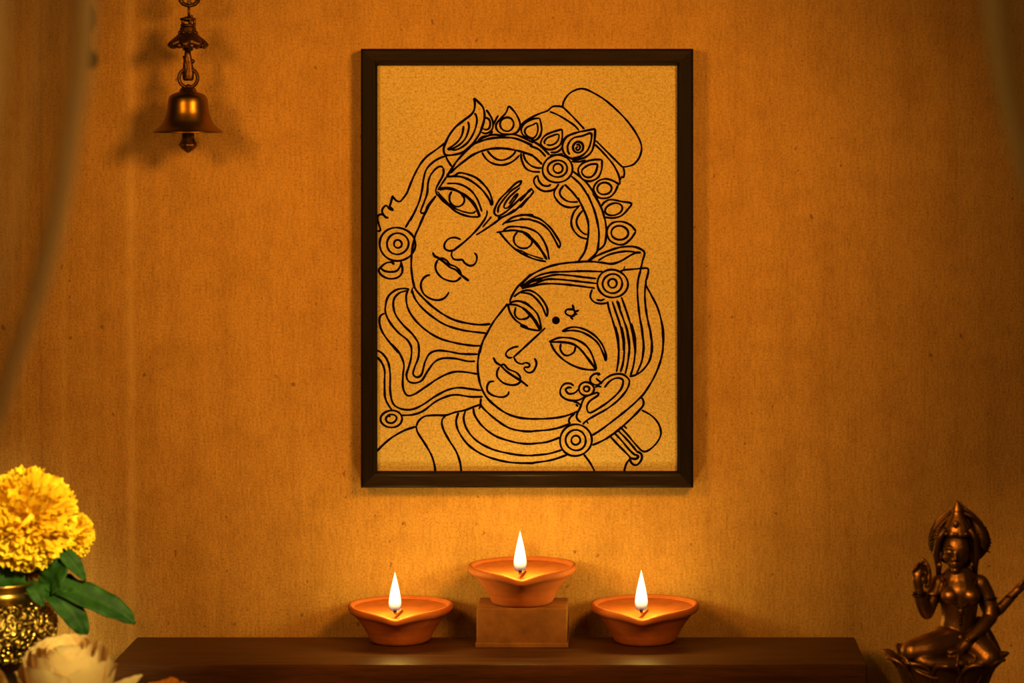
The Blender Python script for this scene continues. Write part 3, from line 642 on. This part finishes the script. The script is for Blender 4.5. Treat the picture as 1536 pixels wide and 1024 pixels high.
# sash at the right and skirt hem
cap(m, [(1470, 935, -14, 9), (1482, 955, -10, 10), (1490, 975, -4, 12), (1494, 988, 2, 10)])
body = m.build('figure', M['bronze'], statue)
r = body.modifiers.new('r', 'REMESH'); r.mode = 'VOXEL'; r.voxel_size = 0.00085; r.use_smooth_shade = True
sm = body.modifiers.new('s', 'SMOOTH'); sm.factor = 0.5; sm.iterations = 4
bake(body)
if not body.data.materials: body.data.materials.append(M['bronze'])
# cast ornaments: necklaces, armlets, bangles, belt, garment folds
m = MB()
def strand(pts, r, beads=True):
    cv = []
    for i in range(len(pts)-1):
        for k in range(5):
            q = k/5; cv.append([pts[i][j] + (pts[i+1][j]-pts[i][j])*q for j in range(3)])
    cv.append(pts[-1])
    for _ in range(2): cv = [cv[0]] + [[(cv[i-1][j]+2*cv[i][j]+cv[i+1][j])/4 for j in range(3)] for i in range(1, len(cv)-1)] + [cv[-1]]
    m.tube([Q(*c) for c in cv], r*sS, 8)
    if beads:
        for c in cv[::2]: m.ball(Q(*c), r*1.7*sS, 8, 6)
strand([(1422, 864, 16), (1428, 872, 22), (1437, 876, 25), (1446, 872, 22), (1453, 864, 15)], 1.5)
strand([(1414, 868, 15), (1422, 884, 34), (1430, 900, 32), (1438, 908, 31), (1446, 900, 32), (1454, 884, 34), (1462, 868, 15)], 1.6)
strand([(1408, 938, 20), (1422, 946, 31), (1437, 949, 33), (1452, 946, 31), (1464, 938, 20)], 2.6, False)
strand([(1437, 908, 30), (1437, 918, 29), (1437, 930, 29)], 1.8)
ell(m, 1437, 878, 26, 4, 5, 3); ell(m, 1438, 911, 31, 5, 6, 3); ell(m, 1437, 950, 35, 6, 6, 4)
for (px, py, dy, rr) in ((1399, 890, 6, 12.8), (1376, 882, 36, 9.2), (1375, 886, 35, 9.4), (1481, 896, 3, 13.2), (1450, 953, 35, 9.8), (1453, 950, 33, 10), (1517, 893, 4, 8)): 
    m.torus(Q(px, py, dy), rr*sS, 1.6*sS, 'Z')
for k in range(0): strand([(1366+k*4, 955+k*3, 56+k*2), (1390+k*3, 958+k*5, 66-k), (1418, 962+k*5, 54-k)], 1.3, False)
strand([(1348, 972, 50), (1362, 987, 62), (1390, 998, 68), (1420, 990, 62)], 2.4, False); strand([(1350, 980, 46), (1370, 995, 62), (1396, 1004, 68), (1424, 997, 62)], 2.2, False)
for k in range(2): strand([(1462+k*9, 958+k*2, 36-k*3), (1458+k*6, 976, 50-k*3), (1446+k*8, 992, 56-k*3)], 1.4, False)
strand([(1434, 952, 34), (1432, 966, 44), (1430, 978, 54), (1426, 992, 60)], 2.4, False)
m.build('ornaments', M['bronze'], statue)
# hair
m = MB(); rows = []
HP = [(756, 3), (762, 8), (768, 15), (775, 24), (785, 33), (797, 39.5), (808, 42.5), (818, 42.5), (828, 39), (836, 33), (843, 25), (849, 14), (852, 4)]
for i in range(37):
    q = i/36*(len(HP)-1); a0 = min(int(q), len(HP)-2); q -= a0; y = HP[a0][0]*(1-q) + HP[a0+1][0]*q; rr = HP[a0][1]*(1-q) + HP[a0+1][1]*q; row = []
    for j in range(120):
        a = 2*PI*j/120; fl = 1 + 0.10*math.cos(22*a + 0.5*math.sin(y*0.1)) + 0.03*math.sin(9*a+y*0.08)
        row.append(Q(1440 + rr*fl*math.cos(a), y + 2*math.cos(7*a), -14 + rr*0.5*fl*math.sin(a)))
    rows.append(row)
m.grid(rows, True, True)
for i in range(34):                             # loose lock ends round the outline
    a = -0.35 + (PI + 0.7)*i/33; x = 44*math.cos(a); z = 40*math.sin(a); rr = 1.0 + random.uniform(0.0, 0.10)
    m.tube([Q(1441 + x*0.45, 810 - z*0.75 - 14, -2), Q(1441 + x*0.86, 810 - z*0.92, 0), Q(1441 + x*rr, 812 - z*rr*0.96 + 3, -4)], [4*sS, 3.2*sS, 0.7*sS], 8)
for sgn in (-1, 1):
    m.tube([Q(1434+sgn*18, 790, 16), Q(1434+sgn*27, 806, 10), Q(1434+sgn*30, 830, 4), Q(1435+sgn*27, 850, 0), Q(1436+sgn*28, 868, -6)], [4*sS, 5.5*sS, 6*sS, 5*sS, 3*sS], 10)
m.build('hair', M['bronze_hair'], statue)
# crown
m = MB(); cc = Q(1435, 800, 6)
m.lathe([(r*sS, z*sS) for r, z in [(21, -2), (22.5, 0), (22.5, 4), (20, 6), (20.5, 10), (18, 14), (15, 20), (11.5, 26), (8.5, 31), (7.5, 34), (8, 36), (6, 40), (4, 45), (1.8, 49), (0.3, 51)]], cc, 32, fn=lambda r, z, a: (r*(1+0.04*math.cos(12*a)), z))
ell(m, 1430, 797, 28, 5, 3.2, 3); ell(m, 1431, 783, 24, 4.5, 6, 3); ell(m, 1417, 797, 22, 3, 3, 3); ell(m, 1446, 797, 24, 3, 3, 3)
m.build('crown', M['bronze'], statue)
# lotus base
lb = Vector((Q(1418, 1000).x, -SD*U, 0)); zt = Q(1418, 996).z
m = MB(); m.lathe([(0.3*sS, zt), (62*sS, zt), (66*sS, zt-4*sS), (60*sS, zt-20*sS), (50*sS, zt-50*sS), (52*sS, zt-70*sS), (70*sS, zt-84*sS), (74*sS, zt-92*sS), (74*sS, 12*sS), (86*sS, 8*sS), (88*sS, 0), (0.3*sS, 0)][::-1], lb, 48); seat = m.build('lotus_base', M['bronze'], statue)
def lotus_petal(a, r0, r1, z0, z1, w):
    rows = []; N = 10
    for i in range(N + 1):
        q = i/N; row = []; wd = w*math.sin(PI*min(1, 0.22 + 0.78*q)**1.0)**0.5 if q < 0.999 else 0.0
        rad = r0 + (r1 - r0)*q**1.4; z = z0 + (z1 - z0)*math.sin(q*PI/2*0.98)
        for j in range(9):
            u = (j - 4)/4; bulge = 6*(1-u*u)*math.sin(PI*min(q, 0.9)) - (3.0 if abs(u) > 0.8 else 0)*-0.6
            ang = a + u*wd/max(rad, 1)
            rr = (rad + bulge)*sS; row.append(lb + Vector((rr*math.cos(ang), rr*math.sin(ang), z)))
        rows.append(row)
    edge = [e_ + (Vector((e_.x, e_.y, 0)) - Vector((lb.x, lb.y, 0))).normalized()*2.5*sS for e_ in [r_[0] for r_ in rows[2:]] + [r_[-1] for r_ in rows[2:]][::-1]]
    mm = MB(); mm.grid(rows); o = mm.build('lotus_petal', M['bronze'], seat)
    # a raised rim on the petal edge
    so = o.modifiers.new('t', 'SOLIDIFY'); so.thickness = 2.4*sS; so.offset = 0
    sb = o.modifiers.new('b', 'SUBSURF'); sb.levels = 1; sb.render_levels = 1
    o2 = bake(o)
    mm = MB(); mm.tube(edge, 2.8*sS, 8); rim = mm.build('petal_rim', M['bronze'], None); rim.data.transform(Matrix.Translation(-statue.location))
    bmx = bmesh.new(); bmx.from_mesh(o2.data); bmx.from_mesh(rim.data); bmx.to_mesh(o2.data); bmx.free(); bpy.data.objects.remove(rim)
    return o2
for i in range(11):
    lotus_petal(-PI/2 - 0.10 + 2*PI*i/11, 50, 90, zt - 62*sS, zt + 16*sS, 21)

# ------------------------------------------------------------------ brass vase with flowers
VD = 600.0
sV = (CAM - VD)/CAM*U
def V(px, py, dy=0.0):
    v = P(px, py, VD); v.y -= dy*sV; return v
vb = V(4, 900); vb.z = 0
vase = thing('brass_vase', vb, 'round embossed brass vase holding the yellow marigolds', 'vase')
def vz(py): return V(0, py).z
m = MB(); m.lathe([(0.3*sV, 0)] + [(r*sV, z) for r, z in [(58, 0), (60, 0.003), (56, 0.006), (40, 0.014), (30, 0.026), (27, vz(1040)), (28, vz(1015)), (34, vz(1002)), (46, vz(994)), (60, vz(985))]], (vb.x, vb.y, 0), 48, cap=False); m.build('vase_foot', M['brass'], vase)
m = MB(); m.lathe([(r*sV, vz(y)) for r, y in [(60, 985), (68, 984), (71, 980), (68, 976.5), (70, 974), (75, 966), (79, 954), (80.5, 942), (79, 928), (74, 915), (66, 905), (58, 899)]], (vb.x, vb.y, 0), 64, cap=False); bowl = m.build('vase_belly', M['emboss'], vase)
m = MB()
for k in range(70):                              # raised scrolls
    a = -PI + PI*2*random.random(); y = random.uniform(912, 968); t = (y - 942)/30; rad = (80.5 - 9*t*t)*sV
    c = Vector((vb.x, vb.y, vz(y))); e1 = Vector((-math.sin(a), math.cos(a), 0)); nn = Vector((math.cos(a), math.sin(a), 0)); pts = []; tw = random.choice((-1, 1)); a0 = random.random()*6; R0 = random.uniform(5, 9)
    for i in range(15):
        q = i/14; rr = R0*(1 - 0.8*q); an = a0 + tw*q*7.5
        off = e1*rr*math.cos(an)*sV + Vector((0, 0, rr*math.sin(an)*sV)); v = c + nn*rad + off
        h = Vector((v.x - vb.x, v.y - vb.y, 0)).normalized(); yy = (v.z - vz(942))/sV/30; v2 = Vector((vb.x, vb.y, v.z)) + h*(80.5 - 9*yy*yy + 0.5)*sV; pts.append(v2)
    m.tube(pts, [1.7*sV*(1-0.4*i/14) for i in range(15)], 6)
m.build('scroll_relief', M['brass'], bowl)
m = MB(); m.lathe([(r*sV, vz(y)) for r, y in [(58, 899), (52, 896), (46, 892), (43, 886), (44, 880), (50, 875), (56, 873), (57, 871), (54, 870), (42, 874), (38, 884), (38, 920)]], (vb.x, vb.y, 0), 48, cap=False); m.build('vase_neck', M['brass'], vase)

def bloom_mesh(c, R, n=330, squash=0.92, ptl=0.34, top=Vector((0.15, -0.75, 0.65))):
    mb = MB(); top = top.normalized(); rot = Vector((0, 0, 1)).rotation_difference(top)
    for i in range(n):
        q = (i + 0.5)/n; th = math.acos(1 - 1.72*q); ph = i*2.399963
        nrm = rot @ Vector((math.sin(th)*math.cos(ph), math.sin(th)*math.sin(ph), math.cos(th)))
        nrm = (nrm + Vector([random.uniform(-.22, .22) for _ in range(3)])).normalized()
        side = nrm.cross(Vector([random.uniform(-1, 1) for _ in range(3)])).normalized(); up = side.cross(nrm).normalized()
        w = R*ptl*random.uniform(0.8, 1.25); L = R*random.uniform(0.42, 0.55); base = R*0.52; curl = random.uniform(-0.2, 0.35); fr = random.uniform(0, 6)
        rows = []
        for a in range(6):
            t = a/5; row = []
            for j in range(7):
                u = (j - 3)/3; ww = w*(0.25 + 0.75*math.sin(t*PI/2)**0.8)*0.5
                ruff = R*0.05*t*t*math.sin(4.2*u + fr) ; edge = R*0.035*t*t*t*math.sin(9*u + 2*fr)
                d = base + L*t*(1 - 0.10*u*u) + edge
                p_ = c + nrm*d + side*ww*u + up*(ruff + curl*R*0.35*t*t)
                row.append(p_)
            rows.append(row)
        mb.grid(rows)
    mb.ball(c, R*0.62, 16, 10)
    return mb
def leaf_mesh(pts, w, fold=0.25, nrm=Vector((0, -0.75, 0.65))):
    mb = MB(); pts = [Vector(p) for p in pts]; n = len(pts); rows = []
    # resample
    d = []
    for i in range(n-1):
        for k in range(6): d.append(pts[i].lerp(pts[i+1], k/6))
    d.append(pts[-1])
    for _ in range(4): d = [d[0]] + [(d[i-1] + d[i]*2 + d[i+1])/4 for i in range(1, len(d)-1)] + [d[-1]]
    n = len(d)
    for i, p in enumerate(d):
        q = i/(n-1); t = (d[min(i+1, n-1)] - d[max(i-1, 0)]).normalized(); s_ = t.cross(nrm).normalized(); nn = s_.cross(t).normalized()
        ww = w*(max(0.02, math.sin(PI*min(0.97, 0.06 + 0.94*q**0.85)))**0.75)*0.5
        row = []
        for j in range(9):
            u = (j-4)/4; row.append(p + s_*ww*u + nn*(fold*ww*abs(u) + 0.05*w*math.sin(q*26 + u*2)*abs(u) + (0.03*w if j == 4 else 0)*-1))
        rows.append(row)
    mb.grid(rows); return mb
def leaf(parent, pts, w, **kw):
    o = leaf_mesh(pts, w*sV, **kw).build('leaf', M['leaf'], parent)
    so = o.modifiers.new('t', 'SOLIDIFY'); so.thickness = 0.0005; bake(o)
    return o
vm = Vector((vb.x, vb.y, vz(885)))
def flower_on_stem(name, label, cat, c, R, mat, group=None, n=330, **kw):
    base = Vector((vb.x + random.uniform(-.01, .01), vb.y + random.uniform(-.008, .008), vz(960)))
    t = thing(name, base, label, cat, group)
    bloom_mesh(c, R*sV, n, **kw).build('bloom', mat, t)
    m = MB(); mid = Vector((base.x*0.75 + c.x*0.25, base.y*0.75+c.y*0.25, vz(878))); pts = [base, mid, mid.lerp(c, 0.5) + Vector((0, 0.004, -0.002)), c]
    m.tube(pts, 2.6*sV, 8); m.build('stem', M['stem'], t)
    m = MB(); dn = (pts[2] - c).normalized(); m.ball(c + dn*R*0.55*sV, R*0.34*sV, 12, 8); m.build('calyx', M['stem'], t)
    return t
G = 'yellow marigolds in the brass vase'
f1 = flower_on_stem('marigold', 'largest full yellow marigold at the top of the brass vase', 'flower', V(44, 775, 22), 75, M['yellow'], G, 430, ptl=0.29)
f2 = flower_on_stem('marigold', 'smaller yellow marigold tucked at the right side of the largest bloom', 'flower', V(90, 813, -62), 38, M['yellow'], G, 240, ptl=0.36, top=Vector((0.7, -0.6, 0.3)))
f4 = flower_on_stem('marigold', 'faded orange marigold low between the leaves and the vase mouth', 'flower', V(46, 862, -4), 20, M['faded'], G, 120, ptl=0.42, top=Vector((0.1, -0.9, -0.1)))
f5 = flower_on_stem('marigold', 'yellow marigold cut by the left edge of the picture', 'flower', V(-38, 816, 46), 38, M['yellow'], G, 220, ptl=0.36, top=Vector((-0.2, -0.9, 0.1)))
f3 = f4
leaf(f2, [V(62, 872, 6), V(110, 882, 14), V(155, 900, 18), V(190, 918, 18), V(206, 932, 16)], 40)
leaf(f2, [V(66, 876, 8), V(92, 892, 22), V(114, 914, 26), V(128, 936, 24), V(132, 954, 20)], 36)
leaf(f2, [V(92, 818, 12), V(106, 832, 20), V(120, 848, 20), V(132, 868, 16)], 24)
leaf(f1, [V(70, 885, 4), V(80, 866, 14), V(90, 846, 18), V(92, 820, 10)], 52, fold=0.4)
leaf(f1, [V(66, 882, -6), V(92, 876, 4), V(108, 874, 6), V(120, 878, 2)], 34)
leaf(f3, [V(46, 868, 16), V(58, 880, 26), V(66, 892, 30), V(72, 904, 28)], 24)
leaf(f5, [V(22, 888, 20), V(18, 866, 30), V(12, 842, 32), V(6, 818, 24)], 54, fold=0.35)
leaf(f5, [V(16, 890, 14), V(0, 868, 26), V(-16, 846, 28), V(-30, 820, 20)], 44)
leaf(f4, [V(58, 878, -10), V(80, 898, -12), V(98, 916, -14), V(108, 938, -14)], 22)

# ------------------------------------------------------------------ flowers in a low bowl at the front left
RD = 800.0
sR = (CAM - RD)/CAM*U
def R_(px, py, dy=0.0):
    v = P(px, py, RD); v.y -= dy*sR; return v
bz = R_(118, 1064).z; bc = R_(96, 1075, 36); 
bowl_t = thing('offering_bowl', (bc.x, bc.y, 0), 'brass bowl on the floor under the cream rose', 'bowl')
m = MB(); m.lathe([(0.3*sR, 0), (60*sR, 0), (62*sR, 0.004), (40*sR, 0.02), (38*sR, 0.05), (100*sR, bz-0.028), (158*sR, bz-0.002), (164*sR, bz), (156*sR, bz-0.001), (96*sR, bz-0.024), (30*sR, bz-0.03), (0.3*sR, bz-0.032)], (bc.x, bc.y, 0), 48, cap=False); m.build('bowl_body', M['brass'], bowl_t)
def rose(c, R, label, petals_extra=()):
    t = thing('cream_rose', c - Vector((0, 0, R*1.0)), label, 'flower', 'cream roses at the front left')
    mb = MB()
    def petal(ang, r0, r1, z0, z1, w, curl, N=9):
        rows = []; ph = random.random()*6
        for i in range(N+1):
            q = i/N; rad = r0 + (r1-r0)*math.sin(q*PI*0.62) + curl*R*max(0, q-0.7)**1.3; z = z0 + (z1-z0)*q**0.9 - curl*R*0.5*max(0, q-0.78)
            wd = w*(0.35 + 0.65*math.sin(min(1, q*1.25)*PI/2))*(1 if q < 0.8 else 1 - 0.55*((q-0.8)/0.2)**2)
            row = []
            for j in range(11):
                u = (j-5)/5; a = ang + u*wd
                rr = rad*(1 + 0.05*u*u) + R*0.008*math.sin(7*u+ph)*q; row.append(c + tilt @ Vector((rr*math.cos(a), rr*math.sin(a), z + R*0.012*math.sin(5*u+2*ph)*q)))
            rows.append(row)
        mb.grid(rows)
    tilt = Matrix.Rotation(0.22, 3, 'X')
    for k in range(4): petal(k*1.7, 0.06*R, (0.14+0.03*k)*R, -0.3*R, 0.84*R, 0.9, 0.0)
    for k in range(5): petal(k*1.26+0.4, 0.15*R, 0.36*R, -0.45*R, 0.90*R, 0.75, 0.1)
    for k in range(5): petal(k*1.26+0.9, 0.30*R, 0.50*R, -0.6*R, 0.90*R, 0.95, 0.05)
    for k in range(5): petal(k*1.26+0.2, 0.35*R, 0.66*R, -0.8*R, 0.84*R, 0.85, 0.10)
    for k in range(5): petal(k*1.26-0.75, 0.40*R, 0.82*R, -0.95*R, 0.70*R, 0.80, 0.25)
    for k in range(5): petal(k*1.26-0.1, 0.40*R, 0.95*R, -1.0*R, 0.40*R, 0.78, 0.45)
    mb.ball(c - Vector((0, 0, 0.3*R)), (0.5*R, 0.5*R, 0.6*R), 16, 10); mb.ball(c + Vector((0, 0, 0.05*R)), (0.72*R, 0.72*R, 0.78*R), 24, 16)
    o = mb.build('bloom', M['cream'], t)
    for pts, w_ in petals_extra:
        p_ = leaf_mesh(pts, w_*sR, fold=0.3).build('outer_petal', M['cream'], t); so = p_.modifiers.new('t', 'SOLIDIFY'); so.thickness = 0.0006; bake(p_)
    m = MB(); m.tube([c - Vector((0, 0, 0.6*R)), c - Vector((0, 0, 0.85*R)), c - Vector((0, 0, 1.0*R))], [0.30*R, 0.22*R, 0.08*R], 10); m.build('stem', M['stem'], t)
    return t
rose(R_(101, 1026), 72*sR, 'full cream rose in front of the brass vase', [([R_(150, 1044, 20), R_(178, 1030, 30), R_(200, 1018, 32), R_(218, 1006, 28)], 22)])
rose(R_(-46, 1056), 62*sR, 'cream rose at the lower left corner, only one petal tip showing')
om = R_(250, 1062); 
t = thing('orange_marigold', om - Vector((0, 0, 30*sR)), 'orange marigold peeking up in front of the bench beside the cream rose', 'flower')
bloom_mesh(om, 44*sR, 200, ptl=0.38, top=Vector((0, -0.3, 1))).build('bloom', M['orange'], t)
m = MB(); m.tube([om, om + Vector((-12*sR, 0, -40*sR)), om + Vector((-50*sR, -10*sR, -52*sR)), Vector((bc.x + 40*sR, bc.y, bz - 0.022))], 3*sR, 8); m.build('stem', M['stem'], t)

# ------------------------------------------------------------------ sheer drapes and bead string, near the camera
def drape(name, label, D, edge, far, y0, y1, side, folds, hem=5.0):
    """edge: (py, px) path of the free edge; far: px of the other edge"""
    sD = (CAM - D)/CAM*U; rows = []; NY = 70; NU = 90
    for i in range(NY + 1):
        py = y0 + (y1 - y0)*i/NY; ex = lerp_path(edge, py); row = []
        for k in range(NU + 1):
            u = (k/NU)**1.15; px = ex + (far - ex)*u
            dy = 0.0
            for (fr, am, ph, tw) in folds: dy += am*math.sin(fr*u*2*PI + ph + tw*py/1000.0)
            dy += hem*math.exp(-(u/0.05)**2)
            v = P(px, py, D); v.y -= dy*sD; row.append(v)
        rows.append(row)
    # smooth the edge path
    for _ in range(6):
        rows = [rows[0]] + [[(rows[i-1][k] + 2*rows[i][k] + rows[i+1][k])/4 for k in range(NU+1)] for i in range(1, NY)] + [rows[-1]]
    mb = MB(); mb.grid(rows); o = mb.build(name, M['sheer'])
    at = o.data.attributes.new('weave', 'FLOAT', 'POINT')
    for i in range(NY + 1):
        for k in range(NU + 1):
            u = (k/NU)**1.15; w_ = 0.50 + 0.20*math.sin(16*u + 2.2*i/NY) + 0.12*math.sin(37*u + 1 - 3*i/NY) + 0.5*math.exp(-((u-0.05)/0.06)**2)
            at.data[i*(NU+1)+k].value = max(0.1, min(1, w_))
    return tag(o, label, 'curtain', 'sheer drapes framing the view')
drape('sheer_drape', 'sheer brown drape sweeping down the left side in front of the wall', 2450,
      [(-420, 160), (0, 152), (100, 146), (180, 131), (330, 106), (450, 72), (540, 38), (650, 0), (760, -40), (900, -90)], -230, -400, 900, 1,
      [(2.6, 24, 2.7, 1.2), (5.3, 7, 1.9, -1.4), (9.7, 3, 0.2, 3.0)], 10)
drape('sheer_drape', 'sheer brown drape hanging at the upper right edge in front of the wall', 2450,
      [(-420, 1455), (0, 1470), (60, 1478), (140, 1492), (220, 1512), (300, 1536), (400, 1572), (520, 1620)], 1800, -400, 520, -1,
      [(2.2, 24, 2.7, 1.0), (4.9, 7, 2.2, -1.2), (8.7, 3, 0.7, 2.4)], -2)
ND = 1600.0; sN = (CAM-ND)/CAM*U
def N_(px, py): return P(px, py, ND) + Vector((0, -0.012, 0))
bs = thing('bead_string', N_(144, 104), 'string of dark beads hanging along the edge of the left drape', 'bead string')
m = MB(); m.tube([N_(146, -420), N_(144, 40), N_(145, 104)], 1.0*sN, 6); m.build('cord', M['bead'], bs)
for py, rr, el in ((90, 11, 1.35), (28, 9, 2.6), (-60, 11, 1.6)):
    m = MB(); m.ball(N_(144, py), (rr*sN, rr*sN, rr*el*sN), 18, 12); m.build('bead', M['bead'], bs)

# ------------------------------------------------------------------ light
def area(name, loc, target, size, energy, color):
    ld = bpy.data.lights.new(name, 'AREA'); ld.shape = 'DISK'; ld.size = size; ld.energy = energy; ld.color = color
    o = bpy.data.objects.new(name, ld); C.objects.link(o); o.location = loc
    o.rotation_euler = (Vector(target) - Vector(loc)).to_track_quat('-Z', 'Y').to_euler(); return o
LC = (1.0, 0.44, 0.055)
def spot(name, loc, target, deg, energy, color, radius=0.05):
    ld = bpy.data.lights.new(name, 'SPOT'); ld.spot_size = math.radians(deg); ld.spot_blend = 1.0; ld.energy = energy; ld.color = color; ld.shadow_soft_size = radius
    o = bpy.data.objects.new(name, ld); C.objects.link(o); o.location = loc
    o.rotation_euler = (Vector(target) - Vector(loc)).to_track_quat('-Z', 'Y').to_euler(); return o
spot('warm_room_lamp', (0.42, -1.10, FLOOR*U + 0.30), P(540, 400), 51, 50, LC, 0.13)
spot('left_fill', (-0.72, -1.05, FLOOR*U + 0.22), P(860, 470), 50, 28, LC, 0.13)  # added fill from the left, so the frame shadows fall on both sides
spot('flower_fill', (0.30, -1.70, 0.95), V(5, 850, 0), 13, 215, (1.0, 0.90, 0.34), 0.05)  # added narrow fill on the flowers only, its spill falls outside the view
spot('statue_fill', (-0.45, -1.65, 0.95), Q(1450, 880), 12, 50, (1.0, 0.50, 0.10), 0.04)  # added fill to lift the statue alone, no source stands there
area('left_drape_fill', (-0.50, -1.75, 0.58), (-0.20, -1.45, 0.52), 0.28, 1.7, (1.0, 0.50, 0.13))  # added light out of view, brightens the left drape
area('right_drape_fill', (0.44, -1.80, 0.68), (0.15, -1.45, 0.58), 0.20, 1.0, (1.0, 0.52, 0.12))  # its counterpart for the right drape, likewise added out of view
world = bpy.data.worlds.new('room_glow'); bpy.context.scene.world = world; world.use_nodes = True
world.node_tree.nodes['Background'].inputs[0].default_value = (1.0, 0.40, 0.06, 1); world.node_tree.nodes['Background'].inputs[1].default_value = 0.02

# ------------------------------------------------------------------ camera
cd = bpy.data.cameras.new('camera'); cam = bpy.data.objects.new('camera', cd); C.objects.link(cam)
cam.location = (0, -CAM*U, FLOOR*U); cam.rotation_euler = (PI/2, 0, 0)
cd.sensor_fit = 'HORIZONTAL'; cd.sensor_width = 36; cd.lens = 36*CAM/1536.0
cd.shift_x = -(VX - 768)/1536.0; cd.shift_y = -(512 - VY)/1536.0
cd.clip_start = 0.05; cd.clip_end = 30
cd.dof.use_dof = True; cd.dof.focus_distance = CAM*U - 0.03; cd.dof.aperture_fstop = cd.lens/12.0
sc = bpy.context.scene; sc.camera = cam
sc.view_settings.view_transform = 'Standard'; sc.view_settings.look = 'None'
sc.view_settings.exposure = 0.0; sc.view_settings.gamma = 0.88
